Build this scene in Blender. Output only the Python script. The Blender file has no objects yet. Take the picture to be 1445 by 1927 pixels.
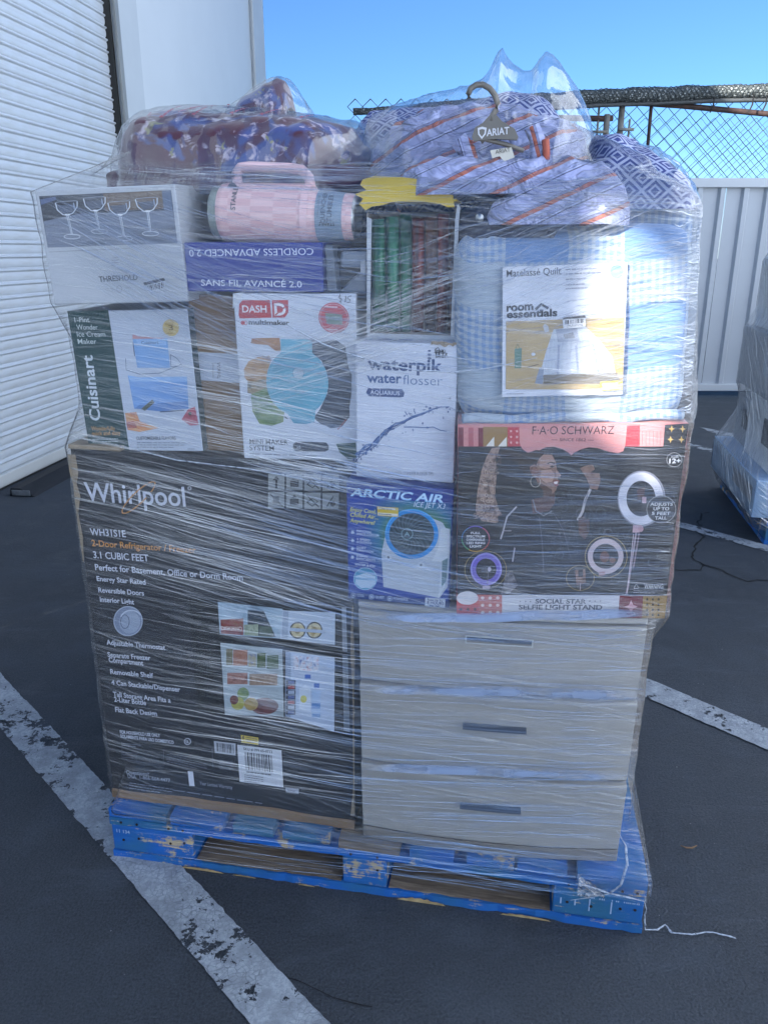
import bpy, bmesh, math, random
import numpy as np
from mathutils import Vector, Matrix, noise
from mathutils.geometry import tessellate_polygon

R = math.radians
rng = random.Random(7)
sc = bpy.context.scene
COL = sc.collection

# ------------------------------------------------------------------ camera, sky, sun, exposure
CAM_H, PITCH, FPX = 1.385, R(18.5), 1470.0          # focal length in pixels of a 1927 px tall frame
cam = bpy.data.objects.new('camera', bpy.data.cameras.new('camera'))
COL.objects.link(cam)
cam.location = (0, 0, CAM_H)
cam.rotation_euler = (R(90) - PITCH, 0, 0)
cam.data.sensor_fit = 'VERTICAL'
cam.data.sensor_height = 24.0
cam.data.lens = FPX / 1927 * 24.0
cam.data.clip_start = 0.02
cam.data.clip_end = 600
sc.camera = cam

SUN_EL = R(27)
SUN_AZ = R(224.4)                                    # clockwise from +Y: behind the camera, to the left
SUN_DIR = Vector((math.sin(SUN_AZ) * math.cos(SUN_EL), math.cos(SUN_AZ) * math.cos(SUN_EL), math.sin(SUN_EL)))
world = bpy.data.worlds.new('World')
sc.world = world
world.use_nodes = True
wn = world.node_tree
sky = wn.nodes.new('ShaderNodeTexSky')
sky.sky_type = 'NISHITA'
sky.sun_disc = False
sky.sun_elevation = SUN_EL
sky.sun_rotation = SUN_AZ
sky.altitude = 0
sky.air_density = 1.0
sky.dust_density = 0.3
sky.ozone_density = 10.0
wn.links.new(sky.outputs[0], wn.nodes['Background'].inputs[0])
wn.nodes['Background'].inputs[1].default_value = 0.062
sun = bpy.data.objects.new('sun', bpy.data.lights.new('sun', 'SUN'))
COL.objects.link(sun)
sun.data.energy = 5.0
sun.data.angle = R(0.5)
sun.data.color = (1.0, 0.97, 0.92)
sun.rotation_euler = SUN_DIR.to_track_quat('Z', 'Y').to_euler()
vs = sc.view_settings
vs.view_transform = 'Standard'
vs.look = 'None'
vs.gamma = 1
vs.use_curve_mapping = False
vs.exposure = 1.72
sc.cycles.use_denoising = True
sc.cycles.use_adaptive_sampling = True
sc.cycles.adaptive_threshold = 0.02
sc.cycles.max_bounces = 6
sc.cycles.diffuse_bounces = 3
sc.cycles.glossy_bounces = 3
sc.cycles.transparent_max_bounces = 24
sc.cycles.caustics_reflective = False
sc.cycles.caustics_refractive = False
sc.cycles.sample_clamp_indirect = 6

# ------------------------------------------------------------------ frames: photo measurements to places
cP, sP = math.cos(PITCH), math.sin(PITCH)
YAW0 = R(-10.59)
PALLET_O = Vector((-0.649, 1.520, 0))
PM = Matrix.Translation(PALLET_O) @ Matrix.Rotation(YAW0, 4, 'Z')      # pallet frame: x along front, y back, z up
EX = Vector((math.cos(YAW0), math.sin(YAW0), 0)); EY = Vector((-math.sin(YAW0), math.cos(YAW0), 0))

def ray(u, v):
    y = -(v - 963.5) / FPX
    return Vector(((u - 722.5) / FPX, cP + y * sP, -sP + y * cP))

def gnd(u, v, z=0.0):
    r = ray(u, v); t = (z - CAM_H) / r.z
    return Vector((r.x * t, r.y * t, z))

def LP(u, v, y):
    """where the sight line of a photo point meets the upright plane y of the pallet frame (local coordinates)"""
    r = ray(u, v); o = Vector((0, 0, CAM_H))
    t = (y - (o - PALLET_O).dot(EY)) / r.dot(EY)
    p = o + r * t
    return Vector(((p - PALLET_O).dot(EX), y, p.z))

# ------------------------------------------------------------------ materials
_mc = {}
def lin(c):
    if isinstance(c, str):
        c = tuple(int(c[i:i + 2], 16) for i in (0, 2, 4))
    return tuple((x / 255 / 12.92) if x / 255 <= 0.04045 else ((x / 255 + 0.055) / 1.055) ** 2.4 for x in c) + (1.0,)

class NT:
    def __init__(s, name):
        s.m = bpy.data.materials.new(name); s.m.use_nodes = True
        s.t = s.m.node_tree; s.n = s.t.nodes; s.b = s.n['Principled BSDF']; s.out = s.n['Material Output']
        s._tc = None
    def new(s, typ, **kw):
        n = s.n.new(typ)
        for k, v in kw.items():
            if k.startswith('i_'):
                key = k[2:]
                n.inputs[int(key) if key.isdigit() else key.replace('_', ' ')].default_value = v
            else: setattr(n, k, v)
        return n
    def L(s, a, b): s.t.links.new(a, b)
    def co(s, kind='Object'):
        if s._tc is None: s._tc = s.n.new('ShaderNodeTexCoord')
        return s._tc.outputs[kind]
    def map(s, src, scale=(1, 1, 1), rot=(0, 0, 0), loc=(0, 0, 0)):
        m = s.new('ShaderNodeMapping'); m.inputs['Scale'].default_value = scale
        m.inputs['Rotation'].default_value = rot; m.inputs['Location'].default_value = loc
        s.L(src, m.inputs[0]); return m.outputs[0]
    def noise(s, src, scale, detail=4, rough=.55, dist=0.0):
        n = s.new('ShaderNodeTexNoise'); n.inputs['Scale'].default_value = scale; n.inputs['Detail'].default_value = detail
        n.inputs['Roughness'].default_value = rough; n.inputs['Distortion'].default_value = dist
        if src is not None: s.L(src, n.inputs['Vector'])
        return n.outputs[0]
    def ramp(s, src, stops):
        r = s.new('ShaderNodeValToRGB'); e = r.color_ramp.elements
        while len(e) < len(stops): e.new(0.5)
        for i, (p, c) in enumerate(stops):
            e[i].position = p
            e[i].color = (c, c, c, 1) if isinstance(c, (int, float)) else (c if len(c) == 4 else tuple(c) + (1,))
        s.L(src, r.inputs[0]); return r.outputs[0]
    def mix(s, fac, a, b, typ='RGBA', mode='MIX'):
        n = s.new('ShaderNodeMix', data_type=typ)
        if typ == 'RGBA':
            n.blend_type = mode; A, B, O = n.inputs[6], n.inputs[7], n.outputs[2]
        else: A, B, O = n.inputs[2], n.inputs[3], n.outputs[0]
        for v, sock in ((fac, n.inputs[0]), (a, A), (b, B)):
            if hasattr(v, 'links'): s.L(v, sock)
            else: sock.default_value = v
        return O
    def math(s, op, a, b=0.0, c=None, clamp=False):
        n = s.new('ShaderNodeMath', operation=op, use_clamp=clamp)
        for i, v in enumerate((a, b) if c is None else (a, b, c)):
            if hasattr(v, 'links'): s.L(v, n.inputs[i])
            else: n.inputs[i].default_value = v
        return n.outputs[0]
    def bump(s, h, strength=.3, dist=.002, normal=None):
        b = s.new('ShaderNodeBump'); b.inputs['Strength'].default_value = strength; b.inputs['Distance'].default_value = dist
        s.L(h, b.inputs['Height'])
        if normal is not None: s.L(normal, b.inputs['Normal'])
        return b.outputs[0]
    def set(s, **kw):
        for k, v in kw.items():
            sock = s.b.inputs[k.replace('_', ' ')]
            if hasattr(v, 'links'): s.L(v, sock)
            else: sock.default_value = v
        return s

def MAT(name, col, rough=.5, var=.12, vscale=6.0, bump=None, metal=0.0, spec=.5, col2=None):
    key = (name,)
    if key in _mc: return _mc[key]
    t = NT(name); c = lin(col)
    d = lin(col2) if col2 else tuple(x * (1 - var) for x in c[:3]) + (1,)
    n = t.noise(t.co(), vscale, 5)
    t.set(Base_Color=t.mix(t.ramp(n, [(.3, 0.0), (.7, 1.0)]), c, d), Roughness=rough, Metallic=metal)
    t.b.inputs['Specular IOR Level'].default_value = spec
    if bump:
        t.set(Normal=t.bump(t.noise(t.co(), bump[0], 6), bump[1], bump[2]))
    _mc[key] = t.m
    return t.m

def INK(col):
    """printed ink or paper of one colour, faintly uneven"""
    col = col if isinstance(col, str) else '%02x%02x%02x' % tuple(col)
    key = ('ink', col)
    if key not in _mc:
        t = NT('ink_' + col); c = lin(col)
        n = t.noise(t.co(), 38, 3)
        t.set(Base_Color=t.mix(n, tuple(x * .9 for x in c[:3]) + (1,), tuple(min(1, x * 1.08) for x in c[:3]) + (1,)), Roughness=.42)
        _mc[key] = t.m
    return _mc[key]

def FOTO(name, cols, scale, stretch=(1, 1, 1)):
    """a printed photograph's mottled tones"""
    key = ('foto', name)
    if key not in _mc:
        t = NT('print_' + name)
        n = t.noise(t.map(t.co(), stretch), scale, 5, .6, .4)
        k = len(cols)
        t.set(Base_Color=t.ramp(n, [(.3 + .4 * i / (k - 1), lin(c)) for i, c in enumerate(cols)]), Roughness=.4)
        _mc[key] = t.m
    return _mc[key]

# ------------------------------------------------------------------ mesh helpers
class MB:
    def __init__(s): s.v, s.f, s.mi, s.mats, s.uv = [], [], [], [], None
    def slot(s, m):
        if m not in s.mats: s.mats.append(m)
        return s.mats.index(m)
    def add(s, vs, fs, m=None):
        o = len(s.v); s.v += [tuple(v) for v in vs]
        k = s.slot(m) if m else 0
        for f in fs: s.f.append(tuple(i + o for i in f)); s.mi.append(k)
        return s
    def box(s, x0, x1, y0, y1, z0, z1, m=None, mat=None):
        vs = [Vector((x, y, z)) for z in (z0, z1) for y in (y0, y1) for x in (x0, x1)]
        if mat is not None: vs = [mat @ v for v in vs]
        return s.add(vs, [(0, 2, 3, 1), (4, 5, 7, 6), (0, 1, 5, 4), (1, 3, 7, 5), (3, 2, 6, 7), (2, 0, 4, 6)], m)
    def tube(s, pts, rad, n=8, m=None, caps=True, flat=1.0):
        pts = [Vector(p) for p in pts]; rings = []; N = len(pts)
        up = Vector((0, 0, 1)); vs = []; fs = []
        for i, p in enumerate(pts):
            d = (pts[min(i + 1, N - 1)] - pts[max(i - 1, 0)]).normalized()
            a = d.cross(up)
            if a.length < .05: a = d.cross(Vector((0, 1, 0)))
            a.normalize(); b = a.cross(d).normalized()
            r = rad[i] if isinstance(rad, (list, tuple)) else rad
            for k in range(n):
                t = 2 * math.pi * k / n
                vs.append(p + a * r * math.cos(t) + b * r * flat * math.sin(t))
        for i in range(N - 1):
            for k in range(n):
                fs.append((i * n + k, i * n + (k + 1) % n, (i + 1) * n + (k + 1) % n, (i + 1) * n + k))
        if caps: fs += [tuple(range(n))[::-1], tuple((N - 1) * n + k for k in range(n))]
        return s.add(vs, fs, m)
    def grid(s, P, nu, nv, m=None, closed=False):
        """P(i, j) for i in 0..nu, j in 0..nv"""
        vs = [P(i, j) for i in range(nu + 1) for j in range(nv + 1)]
        w = nv + 1
        fs = [(i * w + j, (i + 1) * w + j, (i + 1) * w + j + 1, i * w + j + 1) for i in range(nu) for j in range(nv)]
        return s.add(vs, fs, m)
    def lathe(s, prof, n=40, m=None, mat=None):
        """profile (axis, radius) round the x axis"""
        vs = []
        for a, r in prof:
            for k in range(n):
                t = 2 * math.pi * k / n
                v = Vector((a, r * math.cos(t), r * math.sin(t)))
                vs.append(mat @ v if mat is not None else v)
        fs = [(i * n + k, i * n + (k + 1) % n, (i + 1) * n + (k + 1) % n, (i + 1) * n + k) for i in range(len(prof) - 1) for k in range(n)]
        return s.add(vs, fs, m)
    def prism(s, poly, y0, y1, m=None):
        """polygon of (x, z) swept from y0 to y1"""
        n = len(poly); vs = [(p[0], y0, p[1]) for p in poly] + [(p[0], y1, p[1]) for p in poly]
        tr = tessellate_polygon([[Vector((p[0], p[1], 0)) for p in poly]])
        fs = [tuple(t) for t in tr] + [tuple(i + n for i in t[::-1]) for t in tr]
        fs += [(i, (i + 1) % n, n + (i + 1) % n, n + i) for i in range(n)]
        return s.add(vs, fs, m)
    def build(s, name, mat=None, parent=None, smooth=False, bevel=0, kind=None, matrix=None, fix=True):
        me = bpy.data.meshes.new(name)
        me.from_pydata(s.v, [], s.f)
        ms = s.mats if s.mats else [mat]
        for m in ms: me.materials.append(m)
        if len(ms) > 1: me.polygons.foreach_set('material_index', s.mi)
        if s.uv is not None:
            ul = me.uv_layers.new(name='UVMap')
            flat = [c for f in s.f for i in f for c in s.uv[i]]
            ul.data.foreach_set('uv', flat)
        if fix:
            bm = bmesh.new(); bm.from_mesh(me); bmesh.ops.recalc_face_normals(bm, faces=bm.faces); bm.to_mesh(me); bm.free()
        if smooth: me.polygons.foreach_set('use_smooth', [True] * len(me.polygons))
        o = bpy.data.objects.new(name, me); COL.objects.link(o)
        if parent is not None: o.parent = parent
        if matrix is not None: o.matrix_local = matrix
        if bevel:
            b = o.modifiers.new('bevel', 'BEVEL'); b.width = bevel; b.segments = 2; b.limit_method = 'ANGLE'; b.angle_limit = R(40)
        if kind: o['kind'] = kind
        return o

def tag(o, label, cat, group=None):
    o['label'] = label; o['category'] = cat
    if group: o['group'] = group
    return o

def thing(name, label, cat, matrix=None, group=None):
    o = bpy.data.objects.new(name, None); COL.objects.link(o)
    o.empty_display_size = .05
    if matrix is not None: o.matrix_world = matrix
    return tag(o, label, cat, group)

def fbm(p, s, seed=0.0, oct=3):
    return noise.fractal(Vector(p) * s + Vector((seed, seed * 1.7, -seed)), 1.0, 2.0, oct)

# ------------------------------------------------------------------ flat print on a box face
_tx = {}
def text_mesh(body, bold=0.0):
    key = (body, bold)
    if key not in _tx:
        cu = bpy.data.curves.new('t', 'FONT'); cu.body = body; cu.resolution_u = 3; cu.offset = bold
        o = bpy.data.objects.new('t', cu); me = bpy.data.meshes.new_from_object(o)
        vs = [(v.co.x, v.co.y) for v in me.vertices]; fs = [tuple(p.vertices) for p in me.polygons]
        bpy.data.objects.remove(o); bpy.data.curves.remove(cu); bpy.data.meshes.remove(me)
        _tx[key] = (vs, fs)
    return _tx[key]
CAPH = max(v[1] for v in text_mesh('H')[0])

class Art:
    """print laid out in photo points, carried over to the face's own metres (x across, z up) by the face's four corners"""
    def __init__(s, quad, W, H, surf=None, y0=-.0004, step=.000011):
        dst = [(-W / 2, H), (W / 2, H), (W / 2, 0), (-W / 2, 0)]
        A, b = [], []
        for (u, v), (x, z) in zip(quad, dst):
            A.append([u, v, 1, 0, 0, 0, -u * x, -v * x]); b.append(x)
            A.append([0, 0, 0, u, v, 1, -u * z, -v * z]); b.append(z)
        s.h = list(np.linalg.solve(np.array(A, float), np.array(b, float))) + [1.0]
        s.mb = MB(); s.y = y0; s.step = step; s.surf = surf
    def m(s, p):
        u, v = p; h = s.h; w = h[6] * u + h[7] * v + 1
        return ((h[0] * u + h[1] * v + h[2]) / w, (h[3] * u + h[4] * v + h[5]) / w)
    def _put(s, pts, fs, col):
        s.y -= s.step
        mat = col if not isinstance(col, (str, tuple)) else INK(col)
        s.mb.add([(x, s.y + (s.surf(x, z) if s.surf else 0), z) for x, z in pts], fs, mat)
    def poly(s, pts, col):
        q = [s.m(p) for p in pts]
        s._put(q, [tuple(t) for t in tessellate_polygon([[Vector((a, b, 0)) for a, b in q]])], col)
        return s
    def rect(s, u0, v0, u1, v1, col): return s.poly([(u0, v0), (u1, v0), (u1, v1), (u0, v1)], col)
    def ell(s, u, v, a, b, col, rot=0.0, n=36, t0=0, t1=360):
        c, d = math.cos(R(rot)), math.sin(R(rot))
        P = []
        for k in range(n):
            t = R(t0 + (t1 - t0) * k / (n if t1 - t0 == 360 else n - 1)); x, y = a * math.cos(t), b * math.sin(t)
            P.append((u + x * c - y * d, v + x * d + y * c))
        return s.poly(P, col)
    def ring(s, u, v, a, b, w, col, rot=0.0, n=40, t0=0, t1=360):
        c, d = math.cos(R(rot)), math.sin(R(rot)); q = []
        for k in range(n + 1):
            t = R(t0 + (t1 - t0) * k / n)
            for e in (0, w):
                x, y = (a - e) * math.cos(t), (b - e) * math.sin(t)
                q.append(s.m((u + x * c - y * d, v + x * d + y * c)))
        s._put(q, [(2 * k, 2 * k + 1, 2 * k + 3, 2 * k + 2) for k in range(n)], col)
        return s
    def line(s, pts, w, col):
        P = [Vector(p) for p in pts]; q = []
        for i, p in enumerate(P):
            d = (P[min(i + 1, len(P) - 1)] - P[max(i - 1, 0)]).normalized()
            nrm = Vector((-d.y, d.x)) * w / 2
            q += [s.m(p + nrm), s.m(p - nrm)]
        s._put(q, [(2 * i, 2 * i + 1, 2 * i + 3, 2 * i + 2) for i in range(len(P) - 1)], col)
        return s
    def text(s, body, p0, p1, h, col, bold=0.0, shear=0.0):
        vs, fs = text_mesh(body, bold)
        x0 = min(v[0] for v in vs); x1 = max(v[0] for v in vs)
        a, b = Vector(s.m(p0)), Vector(s.m(p1))
        d = b - a; Lw = d.length; d /= Lw; up = Vector((-d.y, d.x))
        e = Vector(s.m((p0[0], p0[1] - h))) - a
        sc_y = e.length / CAPH; sc_x = Lw / (x1 - x0)
        q = [a + d * ((x - x0) * sc_x + shear * y * sc_y) + up * (y * sc_y) for x, y in vs]
        s._put([(v.x, v.y) for v in q], fs, col)
        return s
    def micro(s, p0, p1, h, col, n=1, dv=0, seed=0):
        """lines of print too small to read: runs of short dashes"""
        r = random.Random(seed)
        for k in range(n):
            t = 0.0
            while t < 1:
                L = r.uniform(.03, .13); e = min(1, t + L)
                a = (p0[0] + (p1[0] - p0[0]) * t, p0[1] + (p1[1] - p0[1]) * t + k * dv)
                b = (p0[0] + (p1[0] - p0[0]) * e, p0[1] + (p1[1] - p0[1]) * e + k * dv)
                if k < n - 1 or t < .7: s.line([a, b], h, col)
                t = e + .018
        return s
    def bars(s, q, n, col, seed=1):
        """barcode between the corners tl, tr, br, bl"""
        r = random.Random(seed); tl, tr, br, bl = [Vector(p) for p in q]; t = 0.0
        while t < .98:
            w = r.choice((.5, .5, 1, 1.5)) / n; e = min(1, t + w)
            s.poly([tl.lerp(tr, t), tl.lerp(tr, e), bl.lerp(br, e), bl.lerp(br, t)], col)
            t = e + r.choice((.5, .6, 1.0)) / n
        return s
    def build(s, name, parent): return s.mb.build(name, None, parent, fix=False, kind='stuff' if name == 'printed_front' else None)

# ================================================================== THE SETTING
def asphalt():
    t = NT('asphalt'); c = t.co()
    big = t.noise(c, .55, 5, .6); mid = t.noise(c, 5.0, 6, .65); fine = t.noise(c, 190, 3, .7)
    base = t.mix(t.ramp(big, [(.32, 0.0), (.68, 1.0)]), lin('1f262d'), lin('39424c'))
    base = t.mix(t.math('MULTIPLY', t.ramp(mid, [(.5, 0.0), (.72, 1.0)]), .55), base, lin('4c555f'))
    base = t.mix(t.ramp(t.noise(t.map(c, (1, 1, 1), loc=(3, 7, 0)), 9.0, 6, .7), [(.63, 0.0), (.74, .5)]), base, lin('15171b'))
    scuff = t.noise(t.map(c, (1.0, 3.5, 1), (0, 0, .7)), 2.2, 7, .7, .8)
    base = t.mix(t.ramp(scuff, [(.55, 0.0), (.75, .45)]), base, lin('5a636e'))
    base = t.mix(t.ramp(fine, [(.32, .0), (.75, .75)]), t.mix(.35, base, lin('101216')), t.mix(.22, base, lin('8d9198')))
    vor = t.new('ShaderNodeTexVoronoi'); vor.inputs['Scale'].default_value = 75; t.L(c, vor.inputs['Vector'])
    grit = t.ramp(vor.outputs[0], [(.02, 1.0), (.09, 0.0)])
    base = t.mix(t.math('MULTIPLY', grit, t.ramp(t.noise(c, 14, 3), [(.42, 0.0), (.7, .8)])), base, lin('6d7179'))
    h = t.math('ADD', t.math('MULTIPLY', fine, .9), t.math('ADD', t.math('MULTIPLY', mid, 1.2), t.math('MULTIPLY', t.noise(c, 60, 4, .6), .8)))
    t.set(Base_Color=base, Roughness=t.ramp(mid, [(.3, .62), (.7, .85)]), Normal=t.bump(h, .75, .007))
    t.b.inputs['Specular IOR Level'].default_value = .4
    return t.m
ASPH = asphalt()
g = MB(); S = 150
g.grid(lambda i, j: (-S + 2 * S * i / 20, -S + 2 * S * j / 20, 0), 20, 20)
ground = g.build('ground', ASPH); ground['kind'] = 'structure'

def paint(name, wear):
    t = NT(name); c = t.co()
    vor = t.new('ShaderNodeTexVoronoi', feature='DISTANCE_TO_EDGE'); vor.inputs['Scale'].default_value = 85
    t.L(t.mix(.06, t.map(c), t.new('ShaderNodeTexNoise', i_Scale=30).outputs[1]), vor.inputs['Vector'])
    cr = t.math('MAXIMUM', t.ramp(vor.outputs[0], [(.0, 0.0), (.06, 1.0)]), t.ramp(t.noise(c, 7, 3), [(.45, 0.0), (.6, 1.0)]))
    col = t.mix(cr, lin('767d85'), lin('a8afb6'))
    col = t.mix(t.ramp(t.noise(c, 140, 3, .7), [(.35, .5), (.6, 0.0)]), col, lin('6a7179'))
    col = t.mix(t.ramp(t.noise(c, 18, 6, .65), [(.42, 0.0), (.62, .75)]), col, lin('7d848b'))
    n = t.noise(c, 16, 7, .72, .3)
    n2 = t.noise(t.map(c, loc=(5, 2, 0)), 3.1, 4, .6)
    hole = t.math('ADD', t.math('ADD', t.math('MULTIPLY', n, .5), t.math('MULTIPLY', n2, .34)), t.math('MULTIPLY', t.noise(c, 75, 3, .7), .16))
    a = t.ramp(hole, [(wear, 0.0), (wear + .016, 1.0)])
    t.set(Base_Color=col, Roughness=.75, Alpha=a, Normal=t.bump(t.math('ADD', cr, t.noise(c, 90, 4)), .6, .003))
    return t.m

def stripe(a0, a1, b0, b1, mat, seed, name='painted_line'):
    """worn line between the edges a0-a1 and b0-b1, ragged sides"""
    a0, a1, b0, b1 = [Vector((p[0], p[1], 0)) for p in (a0, a1, b0, b1)]
    N = max(30, int((a1 - a0).length / .015)); W = 8
    def P(i, j):
        e = a0.lerp(a1, i / N); f = b0.lerp(b1, i / N); d = (f - e).normalized()
        je = fbm(e, 8, seed) * .002 + fbm(e, 60, seed) * .003; jf = fbm(f, 8, seed + 5) * .002 + fbm(f, 60, seed) * .003
        q = (e + d * je).lerp(f + d * jf, j / W)
        return (q.x, q.y, .004)
    m = MB(); m.grid(P, N, W)
    o = m.build(name, mat); o['kind'] = 'structure'
    return o
PA, PB, PC = paint('line_paint', .449), paint('line_paint_faint', .45), paint('line_paint_old', .48)
def ext(p, q, t): return (p[0] + (q[0] - p[0]) * t, p[1] + (q[1] - p[1]) * t)
aL = ((-1.136, 2.015), (-.253, 1.092)); aR = ((-1.045, 2.086), (-.174, 1.167))
stripe(ext(*aL, -1.6), ext(*aL, 2.2), ext(*aR, -1.6), ext(*aR, 2.2), PA, 1)
bU = ((.883, 2.355), (1.171, 2.048)); bL = ((.805, 2.276), (1.093, 1.969))
stripe(ext(*bU, -1.5), ext(*bU, 6), ext(*bL, -1.5), ext(*bL, 6), PA, 2)
cU = ((1.581, 3.972), (1.897, 3.606)); cL = ((1.532, 3.90), (1.848, 3.536))
stripe(ext(*cU, -1.2), ext(*cU, 5), ext(*cL, -1.2), ext(*cL, 5), PB, 3)
dU = ((2.321, 5.767), (2.461, 5.52)); dL = ((2.255, 5.69), (2.40, 5.43))
stripe(ext(*dU, -2), ext(*dU, 5), ext(*dL, -2), ext(*dL, 5), PC, 4)
m = MB(); m.add([(2.60, 6.35, .004), (2.74, 6.16, .004), (2.80, 6.05, .004), (2.60, 5.78, .004), (2.62, 6.1, .004)], [(0, 1, 4), (1, 2, 3, 4)])
o = m.build('painted_arrow', PC); o['kind'] = 'structure'

# cracks in the asphalt: narrow sunken strips of darker bitumen
CRK = MAT('crack_bitumen', '131416', .8, bump=(80, .6, .004))
def crack(pts, w, seed):
    P = []
    for a, b in zip(pts, pts[1:]):
        a, b = Vector(a), Vector(b); n = max(4, int((b - a).length / .03))
        for k in range(n): P.append(a.lerp(b, k / n))
    mb = MB(); vs = []; fs = []
    for i, p in enumerate(P):
        q = p + Vector((fbm((p.x, p.y, 0), 9, seed), fbm((p.x, p.y, 3), 9, seed))) * .05
        ww = w * (.5 + 1.0 * abs(fbm((p.x, p.y, 1), 25, seed)))
        d = (P[min(i + 1, len(P) - 1)] - P[max(i - 1, 0)]).normalized(); nn = Vector((-d.y, d.x))
        vs += [(q.x + nn.x * ww, q.y + nn.y * ww, .0025), (q.x - nn.x * ww, q.y - nn.y * ww, .0025)]
        if i: fs.append((2 * i - 2, 2 * i - 1, 2 * i + 1, 2 * i))
    mb.add(vs, fs)
    mb.build('crack', CRK, ground)
crack([(1.80, 4.15), (1.70, 3.97), (1.58, 3.72), (1.50, 3.50), (1.47, 3.34), (1.32, 3.31), (1.0, 3.33)], .007, 1)
crack([(1.47, 3.34), (1.56, 3.22), (1.72, 3.16), (2.1, 3.05)], .007, 2)
crack([(2.0, 5.15), (1.7, 5.0), (1.2, 4.95)], .006, 3)
crack([(-.30, 1.20), (-.12, 1.165), (.02, 1.12)], .0016, 4)

# ---------------------------------------------------------------- building with the roller door, on the left
WHITE = MAT('painted_white_steel', 'd6d8d6', .42, .05, 2.0, (30, .08, .002))
TRIM = MAT('white_trim_steel', 'c6c9c8', .45, .08, 3.0, (40, .1, .002))
def slat_mat():
    t = NT('roller_slat_paint'); c = t.co()
    dirt = t.noise(t.map(c, (1, .25, 6)), 5, 5, .65)
    col = t.mix(t.ramp(dirt, [(.45, 0.0), (.75, .6)]), lin('c6cdd4'), lin('b4b6b2'))
    t.set(Base_Color=col, Roughness=.38, Normal=t.bump(t.noise(c, 26, 4), .08, .002))
    return t.m
SLAT = slat_mat()
DARK = MAT('dark_gap', '2c2c2a', .8)
WA = Vector((-2.34, 4.55, 0)); WD = Vector((math.sin(R(8)), math.cos(R(8)), 0)); WNRM = Vector((math.cos(R(8)), -math.sin(R(8)), 0))
WM = Matrix.Translation(WA) @ Matrix(((WD.x, -WNRM.x, 0, 0), (WD.y, -WNRM.y, 0, 0), (0, 0, 1, 0), (0, 0, 0, 1)))   # x along wall, y into wall, z up
bld = thing('warehouse_building', 'tall white metal building with a closed roller door', 'building', WM)
D0, D1, DH = -3.2, 2.13, 3.3                       # roller door opening
WH, T0, T1 = 6.9, -8.4, 6.2
# opening added in the unseen upper wall to throw a sun patch on the quilt
hits = []
for u, v in ((1188, 476), (1266, 476), (1264, 784), (1108, 784)):
    p = PM @ LP(u, v, -.02)
    t = -(p - WA).dot(WNRM) / SUN_DIR.dot(WNRM)
    q = p + SUN_DIR * t - WA
    hits.append((q.dot(WD), q.z))
vx0, vx1 = min(h[0] for h in hits) - .01, max(h[0] for h in hits) + .03
vz0, vz1 = min(h[1] for h in hits), max(h[1] for h in hits)
TH = .012                                            # sheet metal wall on girts
for a, b, z0, z1 in ((T0, D0, 0, DH), (D1, T1, 0, DH), (T0, vx0, DH, WH), (vx1, T1, DH, WH), (vx0, vx1, DH, vz0), (vx0, vx1, vz1, WH)):
    if z1 - z0 < .01: continue
    m = MB(); m.box(a, b, 0, TH, z0, z1); m.build('wall_sheet', WHITE, bld)
# door frame: side channel, header
m = MB(); m.box(D1 + .0, D1 + .42, -.05, -.002, 0, DH + .25); m.build('door_jamb', TRIM, bld, bevel=.006)
m = MB(); m.box(D1 - .03, D1 + .03, -.075, -.052, 0, DH); m.build('door_track', MAT('track_grey', '8b8c88', .5), bld, bevel=.004)
m = MB(); m.box(D1 - .012, D1 - .03 - .004, -.03, .03, 0, DH); m.build('door_seal', DARK, bld)
m = MB(); m.box(D0 - .3, D0, -.05, -.002, 0, DH + .25); m.build('door_jamb', TRIM, bld, bevel=.006)
m = MB(); m.box(D0, D1, -.05, -.002, DH, DH + .25); m.build('door_header', TRIM, bld, bevel=.006)
m = MB(); m.box(T1 - .40, T1 - .02, -.035, -.002, 0, WH); m.box(T1 - .02, T1 + .04, -.035, .4, 0, WH); m.build('corner_trim', TRIM, bld, bevel=.006)
m = MB(); m.box(T1 - .44, T1 - .41, -.012, -.003, 0, WH); m.build('seam', MAT('seam_grey', '9fa3a5', .5), bld)
door = MB().box(D0, D1, .06, .075, 0, DH).build('roller_door', TRIM, bld)
# one curved slat, shared by all
prof = []
SP = .080
for k in range(25):
    a = k / 24
    z = SP * a
    if a < .62: y = -.006 * math.sin(math.pi * a / .62) ** .6
    elif a < .9: y = -.016 * math.sin(math.pi * (a - .62) / .28) ** .8
    else: y = .004 * math.sin(math.pi * (a - .9) / .1)
    prof.append((y, z))
sm = MB()
sm.grid(lambda i, j: (D0 + .0 + (D1 - .02 - D0) * i / 6, prof[j][0], prof[j][1]), 6, 24)
s0 = sm.build('slat', SLAT, door, smooth=True, matrix=Matrix.Translation((0, .02, .09)))
for k in range(1, 40):
    o = s0.copy(); COL.objects.link(o); o.parent = door; o.matrix_local = Matrix.Translation((0, .02 + rng.uniform(-.0015, .0015), .09 + SP * k))
m = MB(); m.box(D0, D1 - .02, -.012, .03, .012, .088); m.build('bottom_bar', TRIM, door, bevel=.006)
m = MB(); m.box(D0, D1 - .02, -.008, .026, .0, .012); m.build('rubber_seal', DARK, door)

# pale sheet added unseen behind the camera to bounce sun onto the load
m = MB(); m.grid(lambda i, j: (-14 + 18.9 * i / 8, -30 + 27.6 * j / 8, .004), 8, 8)
o = m.build('added_bounce_apron', MAT('bounce_apron_pale', 'dfe4ea', .85, .12, 1.2, (25, .3, .01))); o['kind'] = 'structure'
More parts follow.
